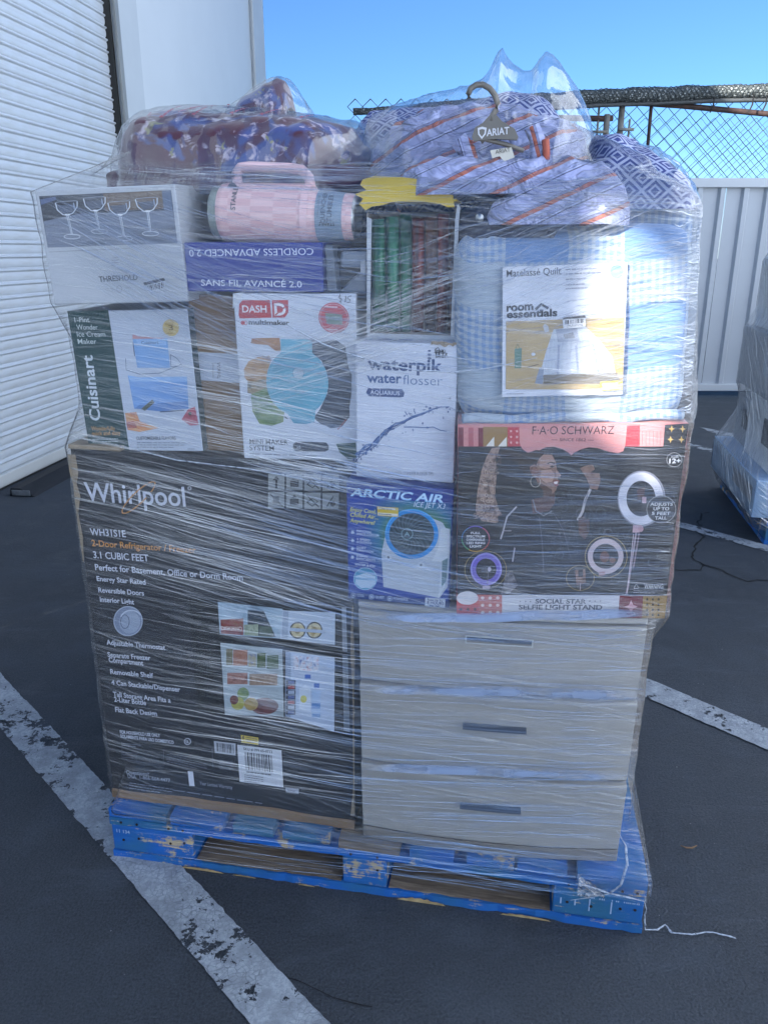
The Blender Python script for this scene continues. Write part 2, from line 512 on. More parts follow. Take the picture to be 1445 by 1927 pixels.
# building block added out of view on the right to bounce sun into the shade
BOUNCE_WALL = MAT('bounce_wall_paint', 'd2ddec', .9, .06, .6, (20, .3, .01))
wb = thing('added_bounce_building', 'added pale building block, out of view to the right, bouncing sunlight back', 'building', Matrix.Translation((5.0, 0, 0)))
m = MB(); m.box(0, 6, -20, 7.6, 0, 10.0); m.build('wall', BOUNCE_WALL, wb)
m = MB(); m.box(-.12, 6.1, -20.1, 7.7, 10.0, 10.25); m.build('parapet_cap', TRIM, wb)

# black rubber strip lying in front of the door
p0, p1 = Vector((-2.165, 4.43, 0)), Vector((-2.05, 5.35, 0))
d = (p1 - p0).normalized(); RM = Matrix.Translation(p0) @ Matrix(((d.x, -d.y, 0, 0), (d.y, d.x, 0, 0), (0, 0, 1, 0), (0, 0, 0, 1)))
rub = thing('rubber_ramp', 'black rubber threshold strip lying on the ground by the roller door', 'ramp', RM)
m = MB(); L = (p1 - p0).length
m.add([(x, y, z) for x in (0, L) for y, z in ((-.10, .0), (-.085, .012), (-.01, .05), (.05, .05), (.06, .0))],
      [(0, 1, 6, 5), (1, 2, 7, 6), (2, 3, 8, 7), (3, 4, 9, 8), (4, 0, 5, 9), (0, 4, 3, 2, 1), (5, 6, 7, 8, 9)])
m.build('strip', MAT('black_rubber', '1c1d1f', .6, bump=(60, .4, .003)), rub, bevel=.004)
m = MB(); m.box(-.006, .0, -.075, .04, .006, .04); m.build('end_cap', MAT('worn_steel', '8f9498', .4, .4, 40, metal=.6), rub, bevel=.003)

# ---------------------------------------------------------------- corrugated fence at the back
FY = 7.86
FST = MAT('grey_fence_steel', 'b2b8be', .45, .08, 1.5, (14, .10, .004))
FST2 = MAT('fence_rail_steel', 'bfc4c8', .45, .08, 2.0)
fence = thing('corrugated_fence', 'grey corrugated sheet metal fence behind the loaded pallet', 'fence', Matrix.Translation((0, FY, 0)))
m = MB(); m.box(-1.35, 5.2, -.05, .04, 1.94, 2.02); m.build('top_rail', FST2, fence, bevel=.006)
m = MB(); m.box(-1.35, 5.2, -.05, .04, .05, .12); m.build('bottom_rail', FST2, fence, bevel=.006)
PW = .64
prof = []
for k in range(3):
    b = k * PW / 3
    prof += [(b, .0), (b + .135, .0), (b + .155, -.034), (b + .195, -.034), (b + .2133, .0)]
prof = prof[:-1] + [(PW + .0, .0)]
pm = MB(); n = len(prof)
pm.add([(x, y, z) for x, y in prof for z in (.115, 1.945)], [(2 * i, 2 * i + 2, 2 * i + 3, 2 * i + 1) for i in range(n - 1)])
s0 = pm.build('panel', FST, fence, matrix=Matrix.Translation((-1.33, 0, 0)))
for k in range(1, 10):
    o = s0.copy(); COL.objects.link(o); o.parent = fence; o.matrix_local = Matrix.Translation((-1.33 + (PW + .006) * k, (k % 2) * .004, 0))
for x in (-1.2, 1.3, 3.9):
    m = MB(); m.box(x, x + .06, .045, .105, 0, 2.0); m.build('post', FST2, fence)

# chain link above it
GALV = MAT('galvanised_wire', '5a605f', .5, .3, 9, metal=.5)
RUST = MAT('rusty_pipe', '4a322a', .75, .5, 14, (60, .4, .003), col2='2b2422')
PIPE = MAT('weathered_pipe', '8b8880', .6, .3, 10, (60, .3, .003), col2='5c5a54')
cl = thing('chain_link_fence', 'chain link fencing on pipe posts rising above the corrugated sheets', 'fence', Matrix.Translation((0, FY + .14, 0)))
def zigzag(x0, x1, z0, z1, dx, dz, rad, y, nwires, mb):
    for w in range(nwires):
        x = x0 + dx * w
        if x > x1 + dx: break
        pts = []; k = 0; z = z0
        while z <= z1 + 1e-6:
            pts.append((x + (dx * .51 if (k + w) % 2 else -dx * .51), y + (.006 if (k + w) % 2 else -.006), z)); z += dz; k += 1
        mb.tube(pts, rad, 4, None, caps=False)
m = MB(); zigzag(-.3, 7.4, 1.98, 2.72, .070, .066, .0042, 0, 120, m); m.build('wire_mesh', GALV, cl, kind='stuff')
m = MB(); zigzag(-.26, 7.4, 1.98, 2.66, .068, .064, .0026, .5, 120, m); m.build('wire_mesh', GALV, cl, kind='stuff')
m = MB(); m.tube([(2.10, -.06, 2.675), (2.7, -.06, 2.64), (3.47, -.06, 2.575), (4.6, -.06, 2.50), (6.5, -.06, 2.52)], .024, 10); m.build('rusty_rail', RUST, cl, smooth=True)
for x, z1, r, mt in ((2.175, 2.66, .028, PIPE), (2.045, 2.57, .028, PIPE), (1.965, 2.71, .010, PIPE), (2.255, 2.53, .010, PIPE), (4.75, 2.7, .028, PIPE)):
    m = MB(); m.tube([(x, -.05, 1.3), (x, -.05, z1)], r, 10); m.build('post', mt, cl, smooth=True)
m = MB(); m.tube([(2.46, -.05, 1.95), (2.445, -.05, 2.2), (2.44, -.05, 2.64)], .016, 8); m.build('post', RUST, cl, smooth=True)
m = MB(); m.tube([(1.4, -.04, 2.545), (2.03, -.04, 2.535), (2.10, -.04, 2.54)], .026, 10); m.build('rail', RUST, cl, smooth=True)
for q_ in ([(1.90, -.08, 2.42), (2.05, -.085, 2.42)], [(2.15, -.085, 2.44), (2.29, -.08, 2.44)]):
    m = MB(); m.tube(q_, .014, 6); m.build('latch', PIPE, cl, smooth=True)
m = MB(); m.tube([(-.3, -.03, 2.0), (7.4, -.03, 2.01)], .009, 6); m.build('tension_wire', GALV, cl)

# rolled-up mesh lying along the top
ROLLM = NT('rolled_mesh_wire')
c = ROLLM.co()
v1 = ROLLM.new('ShaderNodeTexVoronoi'); v1.inputs['Scale'].default_value = 40; ROLLM.L(ROLLM.map(c, (1.0, 1, 1.6)), v1.inputs['Vector'])
ROLLM.set(Base_Color=ROLLM.mix(ROLLM.ramp(v1.outputs[0], [(.15, 0.0), (.5, 1.0)]), lin('b4b9b6'), lin('5c6160')), Roughness=.6, Metallic=.2, Normal=ROLLM.bump(v1.outputs[0], .9, .02))
roll = thing('rolled_mesh', 'long roll of weathered chain link mesh lying along the top of the fence', 'wire mesh', Matrix.Translation((0, FY + .05, 0)))
pts, rad = [], []
for k in range(90):
    x = -.28 + 7.2 * k / 89
    zc = 2.575 + (x + .28) * .055 if x < 2.2 else 2.711 + (x - 2.2) * .022
    r = .024 + .032 * min(1, max(0, (x - .1) / 1.5))
    pts.append((x, fbm((x, 0, 0), 3, 2) * .02, zc + .01 + fbm((x, 0, 0), 2.2, 4) * .012)); rad.append(r * (1 + .22 * fbm((x, 0, 0), 6, 8)))
m = MB(); m.tube(pts, rad, 14); m.build('roll_core', ROLLM.m, roll, smooth=True)
m = MB()
for ph in range(7):
    for sgn in (1, -1):
        w = []
        for k in range(300):
            i = k / 299 * 88.9; a = int(i); f = i - a
            c0 = Vector(pts[a]).lerp(Vector(pts[a + 1]), f); r = (rad[a] * (1 - f) + rad[a + 1] * f) * (1.06 + .10 * (k % 2))
            t = sgn * k * .55 + ph * .9
            w.append(c0 + Vector((0, math.cos(t) * r, math.sin(t) * r)))
        m.tube(w, .0035, 3, caps=False)
m.build('loose_wire', GALV, roll, kind='stuff')
m = MB(); m.tube([(p_[0], p_[1] - .01, p_[2] - .068) for p_ in pts[16::6]], .020, 8); m.build('support_pipe', MAT('dark_pipe', '4a4d4e', .6, .3, 8), roll, smooth=True)
TIE = MAT('black_tie', '1b1b1d', .7)
for x in (3.3, 3.42, 2.95):
    m = MB(); zc = 2.711 + (x - 2.2) * .022
    m.tube([(x, -.10, zc - .03), (x + .01, -.085, zc - .10), (x - .012, -.08, zc - .16)], .008, 5); m.build('cloth_tie', TIE, roll)

# ================================================================== PALLETS
def wood_mat(name, painted):
    t = NT(name); c = t.co()
    inf = t.new('ShaderNodeObjectInfo')
    cc = t.new('ShaderNodeVectorMath', operation='ADD'); t.L(c, cc.inputs[0])
    cb = t.new('ShaderNodeCombineXYZ'); t.L(t.math('MULTIPLY', inf.outputs['Random'], 9.0), cb.inputs[0]); t.L(cb.outputs[0], cc.inputs[1])
    c = cc.outputs[0]
    gr = t.noise(t.map(c, (2.5, 30, 60)), 3.0, 6, .65, .6)
    wood = t.ramp(gr, [(.25, lin('463c33')), (.5, lin('76685a')), (.72, lin('9a8a75'))])
    if painted:
        wear = t.math('ADD', t.math('MULTIPLY', t.noise(c, 9, 6, .7), .75), t.math('MULTIPLY', gr, .25))
        blue = t.mix(t.noise(t.map(c, (3, 20, 25)), 3, 5), lin('0a4fa0'), lin('1568b8'))
        blue = t.mix(t.ramp(t.noise(c, 5, 5, .6), [(.42, 0.0), (.66, .9)]), blue, lin('2a6480'))
        col = t.mix(t.ramp(wear, [(.555, 0.0), (.60, 1.0)]), blue, t.ramp(gr, [(.3, lin('8f7f66')), (.7, lin('c9b48c'))]))
    else: col = wood
    t.set(Base_Color=col, Roughness=.72, Normal=t.bump(gr, .5, .003))
    return t.m
BLUEW, RAWW = wood_mat('blue_painted_wood', True), wood_mat('bare_grey_wood', False)
CHIP = wood_mat('chipped_wood', False)
FRESH = MAT('fresh_split_wood', 'c2a878', .8, .3, 40, (80, .6, .004), col2='8e7650')

def board(x0, x1, y0, y1, z0, z1, mat, parent, name, seed, n=14, rag=.0025):
    """plank with slightly broken edges"""
    lx = (x1 - x0) >= (y1 - y0)
    m = MB(); a, b = (x0, x1) if lx else (y0, y1); c, d = (y0, y1) if lx else (x0, x1)
    ring = []
    for k in range(n + 1):
        t = a + (b - a) * k / n
        e0 = c + abs(fbm((t, seed, 0), 18, seed)) * rag * 2; e1 = d - abs(fbm((t, seed, 5), 18, seed)) * rag * 2
        dz = fbm((t, seed, 9), 4, seed) * rag * .5
        for p, z in ((e0, z0 + abs(fbm((t, seed, 2), 25, seed)) * rag), (e1, z0), (e1, z1 + dz), (e0, z1 + dz - abs(fbm((t, seed, 7), 25, seed)) * rag)):
            ring.append((t, p, z) if lx else (p, t, z))
    fs = [(4 * k + i, 4 * k + (i + 1) % 4, 4 * k + 4 + (i + 1) % 4, 4 * k + 4 + i) for k in range(n) for i in range(4)]
    fs += [(0, 1, 2, 3), (4 * n + 3, 4 * n + 2, 4 * n + 1, 4 * n)]
    m.add(ring, fs)
    return m.build(name, mat, parent)

def pallet(label, matrix, seed, detailed):
    p = thing('wooden_pallet', label, 'pallet', matrix, 'blue wooden pallets on the asphalt')
    W, D = 1.219, 1.016; r = random.Random(seed)
    for y0, y1 in ((0, .14), (.44, .58), (.876, 1.016)):
        board(0, W, y0, y1, .0, .022, BLUEW, p, 'bottom_board', seed + y0 * 9, 60, .004)
    for x0, x1 in ((0, .14), (W - .14, W)):
        board(x0, x1, .142, .438, .0, .022, BLUEW, p, 'bottom_board', seed + x0 * 7, 14)
        board(x0, x1, .582, .874, .0, .022, BLUEW, p, 'bottom_board', seed + x0 * 7 + 2, 14)
    for x0, x1 in ((.002, .205), (.565, .665), (1.03, W - .002)):
        for y0, y1 in ((.003, .13), (.45, .57), (.89, 1.013)):
            mat = BLUEW if y0 < .1 or x0 < .1 or x1 > 1.1 else RAWW
            m = MB(); m.box(x0, x1, y0, y1, .023, .095); m.build('block', mat, p, bevel=.003)
    for y0, y1 in ((.001, .13), (.45, .57), (.886, 1.015)):
        board(.0, W, y0, y1, .096, .117, BLUEW if y0 < .1 else RAWW, p, 'stringer_board', seed + y0 * 5 + 3, 40)
    for x0, x1 in ((.210, .560), (.670, 1.026)):
        board(x0, x1, .004, .138, .0222, .0245, RAWW, p, 'worn_board_top', seed + x0 * 5, 18, .003)
    for x0, x1 in ((.215, .555), (.675, 1.02)):
        board(x0, x1, .085, .107, .024, .094, RAWW, p, 'inner_board', seed + x0 * 3, 18, .003)
    # deck: planks running front to back, their ends on the front edge
    xs = [(0, .145), (.150, .285), (.305, .405), (.425, .535), (.555, .695), (.715, .815), (.842, .945), (.95, 1.055), (1.075, W)]
    for i, (x0, x1) in enumerate(xs):
        mt = BLUEW if r.random() < .75 else RAWW
        board(x0, x1, -.002 + r.uniform(0, .008), D - r.uniform(0, .006), .118, .141, mt, p, 'deck_board', seed + i * 3.3, 16, .003)
    nm = MB(); nm.tube([(0, 0, 0), (0, -.0012, 0)], .0032, 8); NAIL = MAT('rusty_nail', '3a2e28', .6, .3, metal=.5); n0 = None
    for x_ in (.03, .07, .15, .185, .585, .645, 1.06, 1.11, 1.17, 1.20):
        for z_ in (.052 + .02 * ((x_ * 37) % 1), .106):
            mx = Matrix.Translation((x_, .0008 if z_ > .1 else .0026, z_))
            if n0 is None: n0 = nm.build('nail', NAIL, p, matrix=mx)
            else:
                o = n0.copy(); COL.objects.link(o); o.parent = p; o.matrix_local = mx
    if detailed:   # fresh splits along the lower front edge
        for x0, x1, h in ((.17, .28, .010), (.69, .80, .013), (.92, 1.03, .010), (.30, .36, .005), (.46, .50, .006)):
            m = MB(); n = 16; vs = []
            for k in range(n + 1):
                x = x0 + (x1 - x0) * k / n; e = math.sin(math.pi * k / n) ** .5
                zz = h * e * (.6 + .6 * abs(fbm((x, 1, 1), 60, seed))) + .001
                vs += [(x, -.0022, .0005), (x, -.0026, zz)]
            m.add(vs, [(2 * k, 2 * k + 2, 2 * k + 3, 2 * k + 1) for k in range(n)])
            m.build('split_wood', FRESH, p)
        st = MB()
        for k, x in enumerate((1.045, 1.075, 1.105, 1.150)):
            z0, z1 = (.05, .066) if k < 2 else (.04, .072)
            st.add([(x, .0025, z0), (x + .003, .0025, z0), (x + .003, .0025, z1), (x, .0025, z1)], [(0, 1, 2, 3)])
        for k in range(26):
            x = 1.10 + .0042 * k + rng.uniform(0, .001)
            if rng.random() < .6: st.add([(x, .0025, .074), (x + .0022, .0025, .074), (x + .0022, .0025, .078), (x, .0025, .078)], [(0, 1, 2, 3)])
        vs, fs = text_mesh('11 134', .02)
        st.add([(.012 + a * .013, .0025, .074 + b * .013) for a, b in vs], fs)
        st.build('stencil_marks', INK('9fb4d0'), p, fix=False, kind='stuff')
    return p
PAL = pallet('blue wooden pallet carrying the tall shrink-wrapped load in front', PM, 3, True)

# ================================================================== CARTONS
def carton(name, label, cat, F, depth, mats, seed=1, dent=.002, quad=None, inset=0.0, lid=True):
    """F = x, y, z, W, H, yaw, lean, roll in the pallet frame (bottom centre of the front face)"""
    x, y, z, W, H, yaw, lean, roll = F
    Mx = PM @ Matrix.Translation((x, y, z)) @ Matrix.Rotation(R(yaw), 4, 'Z') @ Matrix.Rotation(R(lean), 4, 'X') @ Matrix.Rotation(-R(roll), 4, 'Y')
    t = thing(name, label, cat, Mx)
    t['dims'] = (W, depth, H)
    n = 10; m = MB()
    def face(f, mat):
        m.grid(f, n, n, mat)
    def dn(p, nrm, e):
        s = dent * e * (fbm(p, 7, seed) + .4 * fbm(p, 22, seed))
        return (p[0] + nrm[0] * s, p[1] + nrm[1] * s, p[2] + nrm[2] * s)
    def edge(a, b): return min(1, 6 * min(a, 1 - a, b, 1 - b))
    fm, sm_, tm = mats
    face(lambda i, j: (-W / 2 + W * i / n, 0, H * j / n), fm)
    face(lambda i, j: dn((-W / 2 + W * i / n, depth, H * j / n), (0, 1, 0), edge(i / n, j / n)), sm_)
    face(lambda i, j: dn((-W / 2, depth * i / n, H * j / n), (-1, 0, 0), edge(i / n, j / n)), sm_)
    face(lambda i, j: dn((W / 2, depth * i / n, H * j / n), (1, 0, 0), edge(i / n, j / n)), sm_)
    face(lambda i, j: dn((-W / 2 + W * i / n, depth * j / n, H), (0, 0, 1), edge(i / n, j / n)), tm)
    face(lambda i, j: (-W / 2 + W * i / n, depth * j / n, 0), sm_)
    o = m.build('carton_body', None, t)
    me = o.data; bm = bmesh.new(); bm.from_mesh(me); bmesh.ops.remove_doubles(bm, verts=bm.verts, dist=.0005); bmesh.ops.recalc_face_normals(bm, faces=bm.faces); bm.to_mesh(me); bm.free()
    b = o.modifiers.new('bevel', 'BEVEL'); b.width = .0022; b.segments = 2; b.limit_method = 'ANGLE'; b.angle_limit = R(50)
    return t
def CARD(name, col, var=.10, rough=.5):
    return MAT('card_' + name, col, rough, var, 9, (35, .12, .003))
KRAFT = MAT('kraft_cardboard', '8a6f52', .8, .14, 7, (60, .15, .003), col2='77604a')
WORN = MAT('worn_board_edge', '9a8a74', .85, .3, 40, (90, .4, .003))

def patch_edge(parent, pts, name='worn_edge'):
    """scuffed board showing along an edge: ragged thin strip; pts = [(x, y, z, halfwidth)]"""
    m = MB(); vs = []
    for i, (x, y, z, w) in enumerate(pts):
        vs += [(x - w, y, z), (x + w, y, z)]
    m.add(vs, [(2 * i, 2 * i + 1, 2 * i + 3, 2 * i + 2) for i in range(len(pts) - 1)])
    return m.build(name, WORN, parent, fix=False)

# ---- refrigerator carton
Q = [(135, 838), (662, 878), (672, 1557), (213, 1500)]
F = (.2885, .045, .157, .592, .842, .4, .3, -.5)
DK = CARD('slate', '24272f', .18)
fr = carton('refrigerator_carton', 'big dark grey refrigerator carton standing at the lower left of the load', 'carton', F, .55, (DK, DK, DK), 2, .004)
m = MB(); n = 24
vs = []
for k in range(n + 1):
    x = -.296 + .592 * k / n
    zt = .004 + .006 * fbm((x, 0, 0), 6, 3)
    vs += [(x, -.006 - .004 * fbm((x, 1, 0), 9, 1), -.0155), (x, -.005, zt), (x, .0, zt + .003)]
m.add(vs, [(3 * k + i, 3 * k + 3 + i, 3 * k + 4 + i, 3 * k + 1 + i) for k in range(n) for i in range(2)])
m.box(-.294, .294, .0, .55, -.0155, .002)
m.build('cardboard_base', KRAFT, fr)
a = Art(Q, .592, .859); a.h = Art(Q, .592, .842).h
LT, OR, DKG = 'c9cdd9', 'c98a3c', '15181c'
a.text('Whirlpool', (165, 939), (354, 952), 35, 'c3c7d4', .012)
a.ring(265, 934, 43, 12, 2.6, 'b97f38', -43, 40, 75, 415)
a.ring(361, 918, 3.4, 3.4, .9, LT)
a.text('WH31S1E', (173, 1004), (241, 1009), 12.5, LT, .015)
a.text('2-Door Refrigerator / Freezer', (176, 1025), (373, 1041), 11.5, OR, .012)
a.text('3.1 CUBIC FEET', (179, 1048), (284, 1056), 12.5, LT, .012)
a.text('Perfect for Basement, Office or Dorm Room', (182, 1071), (461, 1094), 11, LT, .016)
for s_, p, q in (('Energy Star Rated', (185, 1092), (278, 1100)), ('Reversible Doors', (188, 1114), (275, 1121)), ('Interior Light', (191, 1132), (256, 1138)),
                 ('Adjustable Thermostat', (203, 1215), (315, 1226)), ('Separate Freezer', (205, 1239), (287, 1246)), ('Compartment', (207, 1249), (273, 1256)),
                 ('Removable Shelf', (210, 1272), (292, 1280)), ('4 Can Stackable/Dispenser', (212, 1293), (343, 1307)), ('Tall Storage Area Fits a', (215, 1316), (325, 1328)),
                 ('2-Liter Bottle', (217, 1326), (278, 1333)), ('Flat Back Design', (219, 1346), (299, 1354))):
    a.text(s_, p, q, 9, LT, .02)
a.ell(244, 1170, 28, 29, '7c879c'); a.ring(244, 1170, 28, 29, 2, 'a3adbd'); a.ell(247, 1172, 20, 22, '96a1b3'); a.ring(238, 1171, 9, 14, 1.6, '5c6679'); a.ring(250, 1168, 22, 20, 2.5, 'bcc5d2', 0, 30, 200, 330)
# the open refrigerator picture
a.poly([(359, 1127), (656, 1143), (662, 1408), (375, 1340)], DKG)
a.poly([(644, 1146), (652, 1147), (655, 1230), (646, 1228)], '8d939b'); a.poly([(646, 1236), (656, 1238), (661, 1384), (650, 1380)], '6d747d')
a.poly([(414, 1134), (535, 1148), (535, 1205), (418, 1196)], FOTO('freezer', ('5f7486', '9db2c2', 'b9cad6'), 18))
a.poly([(470, 1150), (500, 1152), (522, 1201), (470, 1198)], '2f3a44')
a.poly([(419, 1168), (462, 1166), (462, 1198), (420, 1195)], FOTO('pizza_box', ('4c1c1c', '8c3a34', '7a5a3a'), 60)); a.text('DiGIORNO', (421, 1188), (460, 1189), 7, 'd8cfc9', .02)
a.poly([(463, 1178), (490, 1177), (490, 1200), (463, 1198)], FOTO('frozen_packs', ('2f4a30', '9fa890', '5f7d58'), 70)); a.poly([(492, 1180), (515, 1182), (518, 1202), (492, 1200)], FOTO('frozen_packs2', ('3a4a3c', '687668'), 60))
a.poly([(535, 1151), (632, 1156), (632, 1217), (531, 1205)], 'bcc8d8'); a.poly([(536, 1152), (546, 1152), (545, 1205), (533, 1204)], '9aa8bc')
for cx_ in (563, 594):
    a.ell(cx_, 1189, 15, 16, '2a2722'); a.ell(cx_, 1189, 12.5, 13.5, FOTO('can_lid', ('a88f4a', 'd4c69a', '6a5a36'), 60)); a.ell(cx_, 1189, 6, 6.5, '8f7c48')
a.poly([(548, 1184), (614, 1189), (614, 1195), (548, 1190)], 'a9b7cc')
a.poly([(419, 1212), (535, 1225), (538, 1354), (428, 1351)], FOTO('fridge_inside', ('7d8a92', 'aab6bc', '8f9a9e'), 10))
for z0 in ((423, 1256, 535, 1263), (425, 1291, 536, 1296)): a.line([z0[:2], z0[2:]], 3, 'c9d3d8')
for (x0, y0, x1, y1, cname, cc) in ((430, 1224, 442, 1255, 'j1', ('5b5a48', '8a8468')), (443, 1226, 470, 1256, 'j2', ('8a5444', 'ae7c66', '74493c')), (472, 1234, 486, 1258, 'j3', ('5570a8', 'c8b873')), (488, 1232, 504, 1260, 'j4', ('33482c', '5a6b40')), (506, 1236, 528, 1262, 'j5', ('44584a', '6f7f64')),
                            (432, 1270, 470, 1292, 'j6', ('6d3a34', 'a87a6c', '8d5548')), (474, 1272, 526, 1294, 'j7', ('7a5a44', 'b09a84'))):
    a.rect(x0, y0, x1, y1, FOTO(cname, cc, 60))
a.ell(502, 1334, 26, 16, FOTO('tomato', ('4a1f1e', '7a3430'), 40)); a.ell(462, 1310, 11, 12, FOTO('green_apple', ('4f6a34', '7d9450'), 60)); a.ell(452, 1329, 12.5, 12.5, FOTO('yellow_apple', ('94903c', 'beb75e'), 50)); a.ell(477, 1330, 13, 12.5, FOTO('mango', ('96783a', 'c0a45c'), 50)); a.ell(445, 1322, 8, 9, '6d3a30')
a.poly([(541, 1229), (632, 1241), (632, 1382), (541, 1353)], 'b4c1d6'); a.poly([(541, 1229), (551, 1231), (551, 1356), (541, 1353)], '8f9fb8')
for k in range(4):
    x = 555 + 12.5 * k; a.rect(x, 1237 + k, x + 10, 1264 + k, FOTO('pouch%d' % (k % 2), (('a33a3a', 'd9dce4', '3f5aa0'), ('3f5aa0', 'd9dce4', 'a33a3a'))[k % 2], 70))
for k in range(7):
    y = 1284 + k * 9.6; a.rect(542, y, 560, y + 8.4, '2c3140'); a.rect(546, y + 1, 558, y + 7, ('3a4f8c', '9a3438', 'a9b4c8')[k % 3])
a.poly([(567, 1300), (578, 1292), (588, 1300), (588, 1345), (567, 1340)], 'cfd8e4'); a.ell(575, 1320, 6, 7, 'c9c25a')
a.rect(577, 1273, 588, 1281, '3a62b0'); a.rect(594, 1290, 604, 1299, '3a62b0'); a.poly([(590, 1302), (606, 1304), (606, 1356), (590, 1352)], 'a8bfdc'); a.rect(590, 1328, 606, 1338, '5b87c0'); a.rect(591, 1348, 606, 1355, '6f97cc')
# lower print
a.text('FOR HOUSEHOLD USE ONLY', (228, 1388), (305, 1395), 6, LT, .03); a.text('SOLAMENTE PARA USO DOMESTICO', (229, 1396), (331, 1408), 6, LT, .03)
a.ring(357, 1403, 6.5, 6.5, 1.2, LT); a.text('UL', (354, 1406), (360, 1406), 5, LT, .03)
a.micro((231, 1407), (268, 1411), 1.6, '858b99', 2, 4, 3); a.micro((233, 1424), (262, 1427), 1.4, '6b7080', 3, 5, 5); a.micro((318, 1428), (394, 1446), 1.4, '6b7080', 4, 4.4, 7); a.micro((418, 1438), (444, 1442), 1.3, '6b7080', 5, 4, 8)
a.line([(232, 1403), (232, 1437), (312, 1450), (312, 1417)], .8, '6b7080'); a.line([(404, 1415), (406, 1452)], .8, '6b7080')
a.text('Questions?', (240, 1466), (284, 1470), 6.5, '9298a6', .02); a.text('USA  1-866-664-4477', (243, 1474), (325, 1482), 6.5, '9298a6', .02)
a.micro((246, 1484), (330, 1496), 1.5, '7d8392', 3, 5, 9); a.micro((330, 1497), (560, 1530), 1.5, '7d8392', 1, 5, 19)
a.text('1', (361, 1487), (371, 1488), 26, 'd4d8e2', .03); a.text('Year Limited Warranty', (381, 1486), (443, 1494), 6.5, '9298a6', .01)
# handling symbols, two rows of four
for r_ in range(2):
    for k in range(4):
        x = 508 + 33.2 * k; y = 893 + 34 * r_ + 1.2 * k
        a.rect(x, y, x + 30, y + 30, '8b9091')
        if k == 0 and r_ == 0: a.poly([(x + 15, y + 4), (x + 22, y + 12), (x + 17, y + 12), (x + 17, y + 27), (x + 13, y + 27), (x + 13, y + 12), (x + 8, y + 12)], '2a2d30')
        elif k == 0: a.line([(x + 3, y + 3), (x + 27, y + 27)], 2, '2a2d30'); a.rect(x + 9, y + 8, x + 20, y + 22, '4a4e50')
        elif k == 1: a.rect(x + 7, y + 12, x + 23, y + 24, '2a2d30'); a.poly([(x + 15, y + 4), (x + 20, y + 10), (x + 10, y + 10)], '2a2d30')
        elif k == 2: a.line([(x + 4, y + 4), (x + 27, y + 27)], 2, '2a2d30'); a.line([(x + 5, y + 18), (x + 15, y + 10), (x + 25, y + 16), (x + 15, y + 25), (x + 5, y + 18)], 2, '2a2d30')
        else: a.line([(x + 8, y + 25), (x + 20, y + 6)], 2.2, '2a2d30'); a.ell(x + 19, y + 20, 5, 5, '2a2d30')
a.build('printed_front', fr)
lb = Art(Q, .592, .842, y0=-.0045)
lb.poly([(452, 1407), (535, 1417), (539, 1489), (457, 1479)], 'd3d6dc'); lb.text('SKU # 099-05-0713', (464, 1417), (518, 1423), 5, '3a3d44', .02)
lb.bars([(466, 1421), (518, 1427), (520, 1460), (468, 1455)], 30, '24262b', 4); lb.micro((466, 1465), (502, 1470), 1.5, '6a6d75', 4, 4, 4); lb.micro((470, 1459), (528, 1466), 2, '4a4d55', 1, 0, 6)
lb.build('barcode_label', fr)
lb = Art(Q, .592, .842, y0=-.0045)
lb.poly([(408, 1400), (449, 1405), (449, 1428), (410, 1423)], 'b9bdc6'); lb.bars([(412, 1403), (446, 1407), (447, 1424), (413, 1420)], 26, '33363c', 8)
lb.build('small_label', fr); lb = Art(Q, .592, .842, y0=-.0045)
lb.poly([(543, 1489), (568, 1492), (568, 1501), (544, 1498)], 'a9adb8'); lb.micro((546, 1494), (566, 1497), 2, '55585f', 1, 0, 2)
lb.build('small_label', fr)
lb = Art(Q, .592, .842, y0=-.0045)
lb.poly([(459, 1388), (492, 1393), (492, 1407), (460, 1403)], 'c9b23c'); lb.text('6', (461, 1395), (466, 1396), 6, '4a4220', .04); lb.micro((468, 1392), (490, 1396), 2, '6a5d24', 3, 4, 3)
lb.build('price_sticker', fr)
W_, H_ = .592, .842
patch_edge(fr, [(-W_ / 2 + .004, -.0045, H_ - .012, .009), (-W_ / 2 + .005, -.0045, H_ - .05, .010), (-W_ / 2 + .004, -.0045, H_ - .075, .004), (-W_ / 2 + .006, -.0045, H_ - .10, .007), (-W_ / 2 + .001, -.0045, H_ - .14, .002), (-W_ / 2 + .003, -.0045, H_ - .19, .004), (-W_ / 2 + .001, -.0045, H_ - .25, .0008)])
patch_edge(fr, [(W_ / 2 - .001, -.0045, H_ - .30, .0015), (W_ / 2 - .003, -.0045, H_ - .36, .003), (W_ / 2 - .002, -.0045, H_ - .42, .0045), (W_ / 2 - .001, -.0045, H_ - .5, .0016), (W_ / 2 - .001, -.0045, .1, .0014), (W_ / 2 - .004, -.0045, .02, .005)])
m = MB(); m.box(-.296, -.18, -.007, .08, H_ + .0005, H_ + .010); m.build('raised_flap', WORN, fr, bevel=.002)

